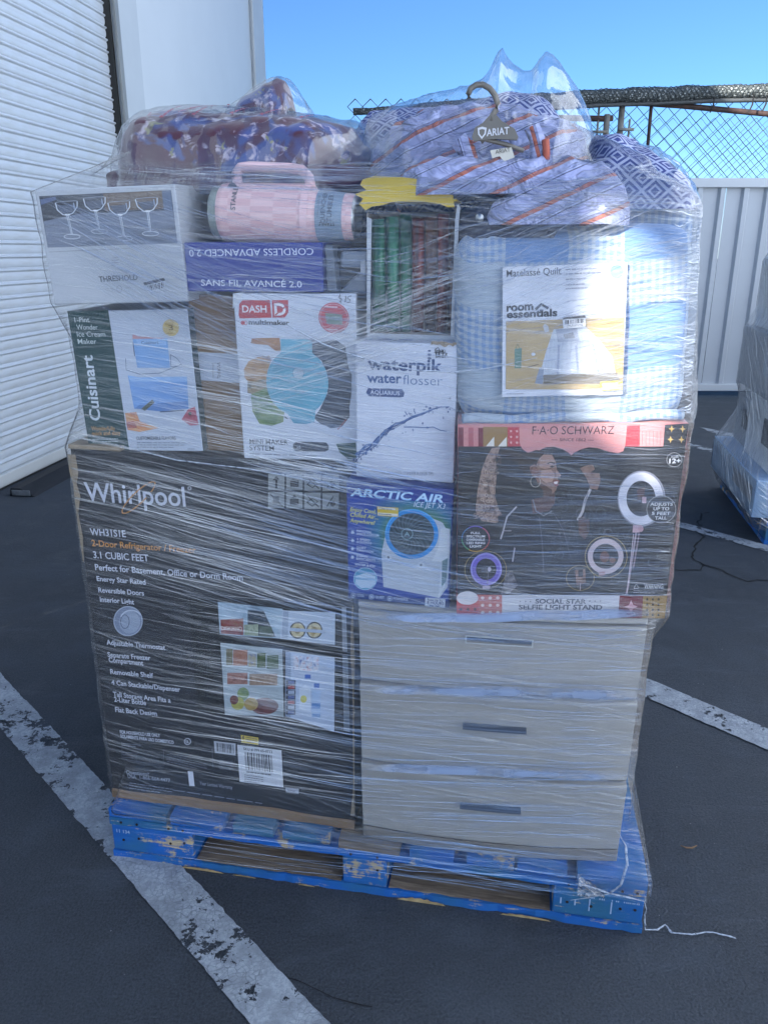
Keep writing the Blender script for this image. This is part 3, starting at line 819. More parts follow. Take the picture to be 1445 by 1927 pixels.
# ---- wine glass carton
Q = [(62, 360), (334, 347), (353, 568), (105, 575)]
F = (.158, .015, 1.292, .266, .200, 2.5, 2.0, 1.75)
GY = CARD('pale_grey', 'b2b7be', .06)
wg = carton('wine_glass_carton', 'pale grey carton with a photo of four coupe glasses, topmost at the left', 'carton', F, .34, (GY, GY, GY), 5, .003)
a = Art(Q, .266, .200)
a.poly([(72, 371), (327, 359), (336, 461), (91, 470)], FOTO('dark_room', ('22252d', '343a46', '2a2e36'), 9))
a.poly([(196, 366), (309, 360), (313, 395), (200, 400)], FOTO('brown_board', ('4d4138', '6c5c4e', '3d352e'), 12, (8, 1, 1)))
a.poly([(309, 360), (327, 359), (329, 398), (312, 398)], '5c6a82')
a.poly([(82, 420), (150, 405), (330, 398), (336, 461), (91, 470)], FOTO('table_top', ('545b68', '747d8f', '646c7c'), 8, (1, 1, 5)))
a.poly([(74, 378), (104, 372), (106, 378), (77, 388)], '525f80')
for (bx, by, fx, fy) in ((125, 388, 137, 449), (179, 380, 189, 439), (226, 388, 236, 452), (279, 381, 286, 443)):
    gl = 'c9d0da'
    a.line([(bx - 21, by - 4), (bx - 17, by + 10), (bx - 6, by + 19), (bx + 3, by + 20), (bx + 13, by + 16), (bx + 21, by + 4), (bx + 21, by - 7)], 2.0, gl)
    a.line([(bx - 20, by - 5), (bx, by - 7), (bx + 20, by - 8)], 1.0, '99a2b2')
    a.poly([(bx - 18, by + 2), (bx + 18, by - 1), (bx + 11, by + 14), (bx - 6, by + 16)], '4d5566')
    a.line([(bx + 14, by - 4), (bx + 16, by + 8)], 2, '9aa5b8')
    a.line([(bx + 1, by + 20), (fx - 1, fy - 4)], 2.2, 'aab4c2'); a.line([(bx + 4, by + 20), (fx + 1, fy - 4)], .9, 'dde2e8')
    a.ring(fx, fy, 16, 5, 1.4, gl); a.ell(fx, fy, 13, 3.2, '70798a'); a.line([(bx - 2, by + 19), (bx + 7, by + 19)], 3, 'e4e8ec')
a.line([(94, 478), (246, 471)], 1.0, '83888f')
a.text('THRESHOLD', (189, 533), (261, 529), 9.5, '2d3036', .014)
a.ring(226, 546, 5, 6.5, .9, '7d8188'); a.line([(199, 546), (216, 545)], .8, '8a8e95'); a.line([(237, 544), (251, 543)], .8, '8a8e95')
a.micro((212, 489), (224, 488), 1.5, '7d8188', 4, 4.6, 5)
a.poly([(271, 534), (309, 526), (312, 531), (310, 546), (282, 552), (279, 540)], 'c0c4ca'); a.poly([(271, 534), (309, 525), (312, 530), (273, 539)], '34363b')
a.bars([(278, 539), (309, 533), (309, 543), (281, 549)], 16, '2e3036', 3)
a.build('printed_front', wg)

# ---- ice cream maker carton
Q = [(124, 578), (356, 570), (379, 840), (171, 836)]
F = (.161, .05, 1.0005, .2454, .2775, 1.3, 1.1, 1.65)
PB_ = CARD('pale_blue', 'b9c2d1', .06); GN = CARD('deep_green', '0f3236', .12)
ic = carton('ice_cream_maker_carton', 'pale blue carton with a dark green strip and an ice cream machine picture', 'carton', F, .26, (PB_, GN, PB_), 8, .002)
a = Art(Q, .2454, .2865); a.h = Art(Q, .2454, .2775).h
a.poly([(124, 578), (202, 575), (243, 837), (171, 836)], '123c40')
for s_, p, q in (('1-Pint', (139, 600), (167, 599)), ('Wonder', (143, 614), (183, 613.5)), ('Ice Cream', (144, 627.5), (197.5, 627)), ('Maker', (146, 641.5), (181, 641))):
    a.text(s_, p, q, 9.5, 'b9c4c6', .004)
a.text('Cuisinart', (190, 784), (172.5, 663), 19, 'c3ccd4', .02)
a.text('Wonderfully', (174, 801), (217, 801), 7, 'b98b52', .01); a.text('quick and easy', (175, 810), (227, 809), 7, 'b98b52', .01)
a.micro((176, 817), (222, 816), 1.7, 'a3b0b4', 3, 4.6, 2)
a.rect(205, 576, 355, 590, 'b4bdcb')
a.poly([(249, 630), (316, 629), (320, 686), (258, 686)], '7ba3d2'); a.poly([(249, 622), (260, 626), (316, 629), (249, 631)], 'b98a8c'); a.poly([(256, 632), (312, 631), (314, 642), (258, 643)], '93b6dd')
a.text('Cuisinart', (266, 641), (299, 640), 6, '42587a', .01)
a.line([(250, 638), (253, 664)], 1.6, '3f506c'); a.line([(321, 660), (334, 668), (343, 680), (322, 684), (321, 660)], 1.3, '5d6f88'); a.line([(236, 668), (237, 690), (262, 698), (300, 696), (330, 684), (343, 678)], 1.3, '6a7a90')
a.poly([(240, 700), (262, 704), (352, 702), (354, 762), (300, 767), (252, 762)], '6f9bd2'); a.poly([(240, 700), (262, 704), (352, 702), (352, 712), (246, 712)], '8db2de'); a.poly([(262, 755), (352, 748), (354, 762), (300, 767), (252, 762)], '557fb8')
a.poly([(265, 762), (286, 745), (290, 751), (272, 766)], '4f564c'); a.line([(300, 768), (345, 765)], 2, '3c4c66')
a.poly([(235, 770), (256, 768), (262, 785), (298, 797), (262, 804), (240, 800)], FOTO('peach', ('a05a48', 'cf8a5c', 'c9a06a'), 50)); a.poly([(237, 785), (252, 785), (258, 797), (239, 797)], '9c4a40')
a.poly([(340, 782), (352, 764), (366, 758), (372, 792), (356, 793)], FOTO('berries', ('7a2f3c', 'b4556a', '93404f'), 60)); a.ell(356, 771, 3, 3, '2c3426')
a.ell(323, 608, 16, 17, FOTO('gold_seal', ('b29a60', 'cfbc86'), 40)); a.text('3', (319, 613), (328, 613), 10, '5a4a2a', .01); a.micro((312, 601), (334, 601), 1.4, '7a683c', 1); a.micro((314, 619), (333, 619), 1.4, '7a683c', 1)
a.text('CUSTOMIZABLE FLAVORS', (256, 818), (329, 818), 5.5, '4a5460', .02); a.micro((257, 823), (346, 824), 1.4, '7d8794', 3, 4, 11); a.micro((350, 835), (368, 835), 1.4, '7d8794', 1)
a.build('printed_front', ic)

# ---- brown carton with a white label behind
Q = [(352, 556), (470, 556), (480, 858), (378, 852)]
br = carton('brown_carton', 'narrow brown carton with a white band, between the ice cream maker and multimaker cartons', 'carton', (.327, .078, 1.0, .125, .305, -1, .5, 0), .3, (KRAFT, KRAFT, KRAFT), 12, .003)
a = Art(Q, .125, .305)
a.poly([(362, 670), (470, 676), (474, 732), (367, 724)], 'b5bfd0'); a.text('WAHL', (408, 690), (409, 722), 7, '3c4048', .01); a.ring(408, 706, 8, 20, .7, '6a6f78', 0, 4, 45, 405)
a.micro((400, 692), (401, 720), 1, '7d8290', 2, 0, 2)
a.build('printed_label', br)

# ---- multimaker carton
Q = [(440, 556), (676, 549), (668, 860), (462, 857)]
WL = CARD('white_lilac', 'cdd3df', .05)
mm = carton('multimaker_carton', 'white carton with red logo and a round teal appliance picture, crushed top corner', 'carton', (.489, .04, 1.0005, .226, .311, 4.0, .6, .3), .28, (WL, WL, WL), 15, .003)
a = Art(Q, .226, .311)
a.poly([(440, 556), (461, 553), (448, 575), (440, 585)], 'd0d4da')
RD = 'b24048'
a.poly([(452, 576), (458, 569), (510, 567), (513, 601), (453, 604), (451, 598)], RD); a.poly([(514, 567), (545, 566), (545, 590), (538, 600), (515, 601)], RD)
a.text('DASH', (458, 592), (504, 591), 13, 'e3e0e4', .02); a.text('D', (519, 596), (541, 595), 22, 'e3e0e4', .03); a.line([(520, 596), (541, 577)], 2.5, RD)
a.text('multimaker', (470, 615), (547, 614), 8.5, '2a2d34', .03); a.ell(459, 612, 4, 4, RD); a.ring(464, 612, 4, 4, 1, RD)
a.ell(632, 598, 29.5, 30, 'b8505a'); a.ring(632, 598, 27, 27.5, 1, 'd8b4ba'); a.poly([(615, 589), (648, 591), (648, 611), (618, 610)], FOTO('waffle', ('6a7a72', '8d9a8c'), 60)); a.micro((614, 577), (650, 577), 2.4, 'e0d4d8', 1); a.micro((618, 621), (646, 621), 2.4, 'e0d4d8', 1)
a.poly([(589, 648), (634, 640), (652, 652), (656, 690), (662, 705), (660, 740), (655, 765), (655, 782), (640, 800), (620, 803), (600, 795), (588, 785), (600, 770), (615, 740), (616, 710), (606, 680), (589, 668)], FOTO('dark_plate', ('272f3c', '3c4656', '313a48'), 14))
a.poly([(474, 650), (476, 641), (528, 639), (530, 664), (520, 664), (506, 653), (486, 652)], FOTO('waffle_brown', ('96694a', 'b98e68'), 60))
a.poly([(487, 676), (508, 673), (512, 682), (505, 700), (502, 722), (476, 728), (463, 715), (461, 700), (470, 684)], FOTO('pastry', ('96704e', 'bb9468', '8a6444'), 40))
a.poly([(468, 722), (500, 716), (508, 735), (480, 745), (468, 742)], FOTO('berry_bowl', ('5d5a48', 'a49478', '3c3c34'), 70)); a.poly([(474, 745), (500, 733), (520, 750), (535, 775), (533, 793), (512, 800), (490, 797), (477, 775)], FOTO('salad', ('3c5c38', '6a8658', '8c9a6a'), 45))
a.ell(560, 720, 57.5, 62, FOTO('teal', ('4f93ad', '5fa5bd', '6cb0c8'), 7)); a.rect(530, 641, 589, 668, '70b2c8'); a.poly([(535, 770), (593, 768), (590, 792), (575, 796), (552, 795)], '5b9fb8')
a.ell(562, 704, 10, 9.5, 'a4bccb'); a.ring(562, 704, 11, 10.5, 1, '437d92'); a.text('dash', (553, 739), (572, 738), 5, '3e7a8e', .01); a.poly([(535, 780), (542, 788), (536, 786)], '2d3138'); a.ring(560, 720, 52, 57, .8, '7bbccf')
a.text('MINI MAKER', (472, 832), (541, 833), 8.5, '4d525c', .008); a.text('SYSTEM', (472, 843), (516, 843.5), 8.5, '4d525c', .008)
a.poly([(550, 832), (556, 827), (610, 828), (615, 834), (614, 841), (608, 844), (555, 844), (550, 840)], '3b4250'); a.text('x6', (556, 839), (564, 839), 5, 'b6bcc8', .02)
a.poly([(628, 830), (664, 828), (666, 856), (648, 856), (634, 845)], FOTO('leafy', ('24443f', '3d5f58'), 40)); a.micro((472, 849), (640, 853), 1.4, '7b8290', 1); a.micro((632, 805), (655, 780), 1.6, 'a04a52', 1)
a.line([(646, 553), (642, 558), (649, 561), (644, 567)], 1.4, '16171a'); a.line([(645, 550), (647, 569)], 1, '16171a'); a.line([(657, 554), (655, 567)], 1.5, '16171a'); a.line([(667, 554), (661, 556), (660, 560), (665, 561), (663, 567), (658, 567)], 1.3, '16171a')
a.build('printed_front', mm)

# ---- blue vacuum carton, upside down print on its edge
Q = [(338, 455), (603, 460), (605, 548), (348, 552)]
BL = CARD('royal_blue', '1c2f86', .10)
bl = carton('blue_carton', 'flat royal blue carton with white lettering, under the pink tumbler', 'carton', (.416, .03, 1.314, .254, .085, 3, 1.0, 0), .30, (BL, BL, BL), 18, .002)
a = Art(Q, .254, .085)
a.text('CORDLESS ADVANCED 2.0', (588, 470), (350, 470), -12, 'c3cbe2', .004)
a.text('SANS FIL AVANC\u00c9 2.0', (376.5, 540), (568.5, 540), 11.5, 'd3d9ea', .012)
a.build('printed_front', bl)

# ---- grey appliance parts beside it
GP = MAT('grey_plastic', '5d6672', .4, .1); GP2 = MAT('dark_plastic', '2a2f38', .4)
dk = thing('grey_vacuum_head', 'grey plastic appliance part between the blue carton and the torn yellow box', 'appliance', PM @ Matrix.Translation((.577, .06, 1.314)))
m = MB(); m.box(-.035, .045, .02, .2, .0, .078); m.build('housing', GP2, dk, bevel=.008)
m = MB(); m.prism([(-.03, .0), (-.012, .0), (-.018, .08), (-.033, .082)], -.01, .06); m.build('upright_panel', GP, dk, bevel=.003)
m = MB(); m.box(-.008, .045, .0, .05, .042, .07); m.build('upper_cover', MAT('pale_plastic', '77818f', .35), dk, bevel=.006)
m = MB(); m.prism([(-.01, .0), (.042, .0), (.044, .03), (.03, .036), (.01, .02)], -.004, .05); m.build('lower_cover', GP, dk, bevel=.004)
m = MB(); m.box(.030, .040, -.003, -.001, .03, .055); m.build('rating_label', INK('9aa0a8'), dk)

# ---- water flosser carton
Q = [(669, 642), (862, 647), (852, 907), (672, 893)]
WW = CARD('white', 'd2d7e4', .05)
wp = carton('water_flosser_carton', 'white water flosser carton with navy lettering and a blue splash', 'carton', (.697, .008, .980, .1837, .2515, -2.5, .6, -.4), .135, (WW, WW, WW), 21, .002)
a = Art(Q, .1837, .2515)
NV = '1d3a70'
a.text('waterpik', (692, 694.5), (832, 699), 22, '223f70', .022)
for y in (659, 666, 673): a.ell(807.8, y + .4, 3.1 + (y - 659) * .05, 1.6 + (y - 659) * .08, '223f70')
a.text('water', (691, 719), (755.5, 720.5), 18, '2a4f86', .022); a.text('flosser', (758, 722.5), (832, 725), 18, '3a5f92', -.012)
a.poly([(693, 729.5), (756, 731.5), (761, 738), (759, 746), (753, 747), (695, 745), (689, 738)], NV); a.text('AQUARIUS', (697, 740.5), (752, 743), 7, 'd3d9ea', .012)
r = random.Random(5)
sp = [(671, 856), (690, 842), (708, 830), (725, 812), (742, 800), (760, 792), (775, 784), (795, 778), (812, 770), (830, 764), (845, 764), (857, 771)]
for k in range(26):
    off = [(p[0], p[1] + r.uniform(-1, 1) * max(1.0, 9 - i * 1.0) + r.uniform(-1, 1)) for i, p in enumerate(sp)]
    i0 = r.randrange(0, 7); i1 = min(len(sp), i0 + r.randrange(3, 7))
    a.line(off[i0:i1], r.uniform(.6, 2.2 if i0 < 5 else 1.1), r.choice(('1f3f78', '2d5490', '24477f', '5a7bb0')))
for k in range(60):
    t = r.random(); i = min(len(sp) - 2, int(t ** 1.3 * (len(sp) - 1))); x = sp[i][0] + r.uniform(-6, 10); y = sp[i][1] + r.uniform(-14, 22) * (.6 + i / 11)
    if x < 851: (a.ell if r.random() < .5 else (lambda u, v, p, q, c: a.ring(u, v, p + .6, q + .6, .8, c)))(x, y, r.uniform(.6, 2.0), r.uniform(.7, 2.2), r.choice(('1f3f78', '2d5490')))
a.line([(760, 802), (780, 802), (800, 803), (815, 802), (828, 808), (840, 810)], 1.6, '3a5f98'); a.line([(800, 770), (803, 763), (808, 770)], .9, '2d5490'); a.line([(762, 773), (766, 780)], 1.6, '2d5490'); a.line([(779, 771), (781, 777)], 1.6, '2d5490')
a.text('1 WATER FLOSSER / 7 WATER FLOSSER TIPS', (715, 890), (815, 892), 6, '6a7180', -.004)
for k in range(7):
    x = 819 + k * 3; a.line([(x, 655 + r.uniform(0, 4)), (x + r.uniform(-2, 3), 664), (x + r.uniform(-1, 2), 672)], 1.7, '101114')
a.line([(817, 662), (842, 664)], 1.6, '101114'); a.line([(820, 671), (840, 668)], 1.6, '101114'); a.line([(818, 658), (824, 652), (828, 660), (838, 662), (841, 668)], 1.5, '101114')
for x in (701, 715, 838): a.line([(x, 645), (x + (1 if x < 760 else -1), 890)], .7, 'cdd3e2')
a.build('printed_front', wp)
for x0, x1 in ((-.068, -.033), (-.03, .005), (.035, .065)):
    m = MB(); m.add([(x0, .05, .2524), (x1, .05, .2524), (x1, .085, .2524), (x0, .085, .2524)], [(0, 1, 2, 3)], INK('8ca0c8')); m.add([(x0 + .01, .03, .2524), (x1, .03, .2524), (x1, .04, .2524), (x0 + .01, .04, .2524)], [(0, 1, 2, 3)], INK('4a6aa8')); m.build('printed_mark', None, wp, fix=False, kind='stuff')
m = MB(); n = 12; vs = []
for k in range(n + 1):
    x = .045 + .046 * k / n; vs += [(x, -.003, .2515 - abs(fbm((x, 0, 0), 80, 2)) * .012), (x, -.001, .255 + fbm((x, 3, 0), 70, 3) * .003)]
m.add(vs, [(2 * k, 2 * k + 2, 2 * k + 3, 2 * k + 1) for k in range(n)]); m.build('torn_flap', WORN, wp)

# ---- air cooler carton
Q = [(650, 914), (854, 929), (844, 1151), (656, 1134)]
def cooler_bg():
    t = NT('print_cooler'); c = t.co(); s = t.new('ShaderNodeSeparateXYZ'); t.L(c, s.inputs[0])
    dx = t.math('MULTIPLY', t.math('SUBTRACT', s.outputs[0], .035), 9.0); dz = t.math('MULTIPLY', t.math('SUBTRACT', s.outputs[2], .145), 9.5)
    d = t.math('SQRT', t.math('ADD', t.math('POWER', dx, 2.0), t.math('POWER', dz, 2.0)))
    t.set(Base_Color=t.ramp(t.math('ADD', d, t.math('MULTIPLY', t.math('SUBTRACT', t.noise(c, 12, 3), .5), .25)), [(.0, lin('6d8f3a')), (.45, lin('4d7d3c')), (.68, lin('17698a')), (.98, lin('123a94'))]), Roughness=.4)
    return t.m
NB = CARD('navy_blue', '14307a', .10)
ac = carton('air_cooler_carton', 'blue and green air cooler carton with a round blue fan picture', 'carton', (.6884, .0, .7305, .2005, .2475, 0, 4.5, -1.0), .17, (NB, NB, NB), 25, .002)
a = Art(Q, .2005, .2475)
a.poly([(652, 918), (851, 932), (841, 1147), (658, 1131)], cooler_bg())
a.poly([(651, 915), (853, 930), (851, 956), (652, 944)], '152f86'); a.poly([(656, 1122), (845, 1138), (844, 1150), (656, 1133)], '12306f')
a.text('ARCTIC AIR', (658, 941), (834, 955), 14.5, '8fc0ea', .035, .28); a.text('ARCTIC AIR', (659, 940.2), (833, 953.6), 12.8, 'c3def4', .004, .28)
a.text('ICE JET X3', (778, 962), (836, 966.5), 9.5, 'cfdbee', .0, .2); a.ring(674, 920, 17, 3.4, .6, 'b9c8e4', 3, 4, 45, 405)
for s_, p, q in (('Enjoy Cool,', (658, 970), (707, 975)), ('Chilled Air...', (658, 980), (711, 986)), ('Anywhere!', (658, 991), (704, 996))): a.text(s_, p, q, 7, 'c4c25c', .02, .2)
for k, (s1, s2) in enumerate((('PERSONAL', 'SPACE COOLER'), ('3 SPEED', 'CONTROLS'), ('QUIET', 'OPERATION'), ('ENERGY', 'EFFICIENT!'))):
    y = 1009 + 15.6 * k
    a.text(s1, (671, y), (671 + 3.6 * len(s1), y + .4 * len(s1)), 3.8, 'c3cfe6', .02); a.text(s2, (671, y + 5.6), (671 + 3.55 * len(s2), y + 5.6 + .33 * len(s2)), 3.8, 'c3cfe6', .02)
    for q in range(3): an = R(60 * q); a.line([(663.5 - 3.6 * math.cos(an), y + 1 - 3.6 * math.sin(an)), (663.5 + 3.6 * math.cos(an), y + 1 + 3.6 * math.sin(an))], 1.3, 'c9d6ec')
a.text('WATER & ICE!', (668, 1072), (706, 1076), 4.2, 'c3cfe6', .02); a.micro((676, 1066), (700, 1069), 1.2, 'a8b8d4', 1)
a.ell(688, 1097, 22, 21, '3d8db4'); a.poly([(669, 1092), (690, 1086), (707, 1092), (707, 1106), (698, 1114), (680, 1114), (670, 1106)], 'b4c9de'); a.ring(688, 1097, 22, 21, 1, 'a9cbe4'); a.poly([(668, 1094), (708, 1097), (708, 1101), (668, 1098)], '7ba8cc')
a.poly([(718, 1050), (724, 1020), (735, 1010), (800, 978), (832, 992), (838, 1002), (846, 1004), (846, 1035), (841, 1112), (826, 1132), (722, 1112)], 'b7c0cc')
a.poly([(828, 1004), (836, 1001), (845, 1006), (840, 1085), (836, 1112), (824, 1131), (830, 1065), (812, 1064), (824, 1040)], 'cdd5dd'); a.poly([(831, 1064), (842, 1058), (839, 1100), (830, 1112)], '5f7f86')
a.ell(774.5, 1013, 46, 43.5, FOTO('fan_dark', ('26333c', '3c4d56', '2d3c46'), 22))
for k in range(44):
    t = R(k * 360 / 44); a.line([(774.5 - 5 + 13 * math.cos(t), 1013 + 12 * math.sin(t)), (774.5 - 2 + 26 * math.cos(t + .2), 1013 + 25 * math.sin(t + .2)), (774.5 + 41 * math.cos(t + .5), 1013 + 39 * math.sin(t + .5))], .8, '5d6f78' if k % 2 else '1a242b')
a.ring(774.5, 1013, 50, 47, 8, '1f86cf'); a.ring(774.5, 1013, 50, 47, 2.2, '49a5e2', 0, 40, 180, 330); a.ring(766, 1013, 11, 10.5, 1, '8fb0bd'); a.text('A', (761, 1017), (771, 1017.5), 8, '8fb0bd', .0)
a.ell(731, 1057, 6, 6, 'c9d1d9'); a.ell(731, 1057, 2.2, 2.2, '454c54'); a.ell(792, 1071, 6.5, 6.5, 'c9d1d9'); a.ell(792, 1071, 2.4, 2.4, '59626c'); a.line([(740, 1066), (782, 1072)], .8, '8e99a6')
for k, (s_, x) in enumerate((('COOL', 673), ('QUIET', 707), ('POWERFUL', 741))):
    a.ring(x - 7, 1127.5 + 2.8 * k, 4.6, 4.6, .9, 'b9c8e4'); a.ell(x - 7, 1127.5 + 2.8 * k, 1.8, 1.8, 'b9c8e4'); a.text(s_, (x, 1129.5 + 2.8 * k), (x + 3.4 * len(s_), 1129.5 + 2.8 * k + .3 * len(s_)), 4.4, 'b9c8e4', .015)
a.poly([(800, 1131), (837, 1134), (836, 1151), (799, 1147)], 'c3cbd9'); a.text('Runs Up To', (804, 1136.5), (832, 1139), 3.6, '2d4272', .03); a.text('8 HOURS', (803, 1142.5), (834, 1145), 5, '2d4272', .03); a.text('Per Fill*', (808, 1147.3), (828, 1149), 3.2, '2d4272', .03)
a.build('printed_front', ac)
lb = Art(Q, .2005, .2475, y0=-.0045)
lb.poly([(710, 960), (750, 962.5), (750, 980), (711, 977)], 'c9ae38'); lb.poly([(711.5, 961.5), (744, 963.5), (744, 967), (711.5, 965)], 'd6d6c6'); lb.text('Clearance', (714, 965.3), (738, 967), 3.8, '3a3a30', .01); lb.poly([(711.5, 971.5), (749, 974), (749, 978.8), (711.8, 976)], 'd6d6c6'); lb.micro((713, 974), (746, 976.6), 1.6, '3a3a30', 1)
lb.build('clearance_sticker', ac)

# ---- light stand carton
Q = [(863, 800), (1295, 790), (1251, 1143), (858, 1135)]
BK = CARD('black', '14161b', .15)
ls = carton('light_stand_carton', 'wide black selfie light stand carton with pink and red bands', 'carton', (.9965, .0, .7305, .3855, .377, 6.1, 4.7, 1.4), .13, (BK, CARD('rose', 'b05a5a', .1), CARD('pale_pink', 'c08a86', .1)), 29, .002)
a = Art(Q, .3855, .377)
PK, RE, GO, MR = 'bf7d7d', 'b03a44', '8d6c3c', '6d2530'
a.poly([(863, 800), (1295, 790), (1290, 833), (863, 838)], PK)
for k in range(5): a.poly([(864 + k * 9, 805), (864 + k * 9 + 9, 805), (864 + k * 9 + 9, 838), (864 + k * 9, 838)], (MR, PK)[k % 2] if k != 2 else 'a85a60')
a.rect(909, 803, 954, 837, GO); a.poly([(914, 837), (929, 820), (929, 837)], 'd4cfc6'); a.poly([(936, 837), (952, 820), (952, 837)], 'd4cfc6'); a.rect(954, 803, 977, 837, RE)
for i in range(2):
    for j in range(3): a.ell(960 + 11 * i, 810 + 10 * j, 2, 2, 'd09a9a')
a.poly([(1177, 797), (1201, 796), (1201, 834), (1173, 834)], RE); a.rect(1202, 796, 1248, 833, 'b98080')
for k in range(6): a.line([(1206 + k * 7, 806), (1206 + k * 7, 832)], .8, '9a5a5c')
a.poly([(1249, 794), (1295, 791), (1289, 832), (1246, 833)], '26262c')
for u, v in ((1262, 801), (1283, 801), (1260, 820), (1281, 820)): a.poly([(u, v - 6.5), (u + 1.7, v - 1.7), (u + 6, v), (u + 1.7, v + 1.7), (u, v + 6.5), (u - 1.7, v + 1.7), (u - 6, v), (u - 1.7, v - 1.7)], 'c3a25a')
a.poly([(863, 838), (1289, 832), (1256, 1100), (859, 1098)], FOTO('dark_studio', ('0e1014', '1b1e25', '15171d'), 6))
bn = [(975, 798), (1177, 795), (1174, 830), (1170, 842), (1160, 846), (1145, 844), (1120, 837), (1105, 836), (1090, 840), (1077, 846), (1072, 851), (1067, 846), (1055, 840), (1040, 836), (1025, 837), (1005, 846), (990, 847), (980, 840), (976, 830)]
a.poly(bn, 'c88685'); a.text('F\u00b7A\u00b7O SCHWARZ', (999, 815), (1152, 812), 14, '33262c', .0); a.text('SINCE 1862', (1050, 826), (1099, 825.5), 5, '4a2f36', .01); a.line([(1035, 824), (1046, 824)], .8, '4a2f36'); a.line([(1103, 823.5), (1114, 823.5)], .8, '4a2f36')
# figure in profile, hair, jacket, hands
a.poly([(925, 840), (940, 838), (932, 860), (933, 890), (930, 925), (938, 950), (950, 965), (930, 972), (905, 968), (894, 950), (898, 915), (905, 880), (915, 855)], FOTO('curls', ('3a2c28', '9c8478', '6b5850', '2a201e'), 90))
a.poly([(935, 960), (1000, 940), (1010, 960), (1060, 950), (1085, 985), (1095, 1060), (1060, 1097), (950, 1097), (940, 1020)], FOTO('jacket', ('15171c', '262a33', '1c1f27'), 12))
a.poly([(997, 930), (1020, 925), (1018, 890), (1040, 880), (1042, 935), (1030, 950), (1000, 955)], FOTO('skin_shadow', ('3a2723', '5d4038'), 20))
a.poly([(1008, 858), (1020, 848), (1036, 850), (1043, 862), (1045, 876), (1053, 886), (1050, 890), (1046, 892), (1049, 898), (1046, 903), (1044, 912), (1036, 920), (1024, 916), (1012, 905), (1004, 890)], FOTO('skin', ('3f2e29', '86685c', '5f483f'), 40))
SKL, SKM, SKD = '9c7a6c', '7c5a4e', '4a342d'
a.poly([(1012, 856), (1022, 849), (1036, 851), (1041, 862), (1037, 872), (1022, 876), (1012, 872)], SKL); a.poly([(1016, 878), (1034, 876), (1042, 886), (1036, 898), (1024, 900), (1014, 892)], 'a98678')
a.poly([(1008, 898), (1022, 904), (1036, 912), (1036, 920), (1024, 916), (1012, 906)], SKD); a.poly([(1004, 880), (1012, 878), (1014, 896), (1009, 900)], SKM); a.poly([(1043, 877), (1053, 886), (1050, 890), (1044, 890)], 'ab887a')
a.line([(1027, 866), (1033, 863.5), (1041, 865)], 1.8, '2a1b17'); a.poly([(1031, 871), (1036, 869), (1041, 871), (1036, 873)], '2a1b17'); a.ell(1048, 889.5, 1.4, 1, '3a2520')
a.poly([(1038, 896), (1048, 894.5), (1050, 897), (1046, 900), (1049, 903), (1044, 906.5), (1038, 902)], '7d423c'); a.poly([(1039, 898), (1047, 897), (1045, 902), (1040, 901)], 'ddd2cb')
a.poly([(994, 872), (1003, 867), (1010, 875), (1009, 886), (1001, 890), (996, 883)], SKM); a.ring(1002, 878, 5.5, 8, 1.4, SKD, 10, 20, 120, 330); a.ring(1005, 898, 9.5, 10, .8, 'b5afa6')
a.poly([(972, 862), (985, 850), (1006, 842), (1028, 844), (1036, 850), (1020, 850), (1011, 858), (1007, 868), (998, 866), (992, 874), (996, 890), (985, 884), (974, 874)], FOTO('hair_cap', ('15100f', '2c211d', '1d1614'), 40))
a.poly([(938, 846), (956, 842), (985, 850), (975, 866), (950, 858)], FOTO('hair_cap', (), 1)); a.line([(1000, 930), (1006, 950), (1020, 958), (1036, 950)], 2.2, '6d707a'); a.line([(1012, 960), (1018, 1010), (1020, 1060)], 1.2, '565a66'); a.line([(1040, 955), (1058, 985), (1070, 1030)], 1.4, '4a4e5a'); a.line([(1060, 1000), (1080, 1015), (1092, 1010)], 1.2, '4a4e5a')
r = random.Random(21)
for k in range(70):
    t_ = r.random(); u_ = 930 - 28 * t_ + r.uniform(-10, 14); v_ = 846 + 118 * t_; a.ring(u_, v_, r.uniform(2.5, 4.5), r.uniform(2, 4), .8, r.choice(('a8907f', '7d675a', '5a463d', 'c0aa9a')), 0, 8, r.uniform(0, 360), r.uniform(400, 560))
a.poly([(1088, 873), (1100, 868), (1112, 866), (1116, 875), (1108, 880), (1125, 882), (1127, 895), (1121, 911), (1108, 909), (1100, 890)], FOTO('skin', (), 1)); a.line([(1108, 910), (1098, 930), (1093, 950), (1084, 966)], 5, 'a9a4a6'); a.line([(1104, 915), (1096, 935)], 1.5, '5c5a60')
a.poly([(1085, 962), (1096, 958), (1100, 965), (1106, 962), (1106, 985), (1098, 1000), (1086, 990)], FOTO('skin_shadow', (), 1)); a.line([(970, 942), (952, 960), (945, 985), (940, 1000)], 3, '9b9aa2'); a.line([(945, 985), (960, 985)], 1.6, '8c8b94'); a.line([(966, 1015), (962, 1040)], 3, '8c8b94'); a.poly([(950, 1060), (962, 1060), (972, 1082), (955, 1097), (940, 1097)], FOTO('weave', ('2a2a30', '8b8992'), 80))
r = random.Random(11)
for k in range(46):
    u, v = r.uniform(1030, 1270), r.uniform(925, 1080); w = r.uniform(4, 11); t0 = r.uniform(0, 360)
    if k % 3: a.ring(u, v, w, w * r.uniform(.9, 1.5), .8, r.choice(('4d535e', '5c626e', '3d424c')), 0, 14, t0, t0 + r.uniform(150, 300))
    else: a.line([(u, v), (u + r.uniform(-5, 5), v - 8), (u + r.uniform(-3, 8), v - 15), (u + r.uniform(2, 12), v - 4), (u + 6, v + 10)], .8, '4d535e')
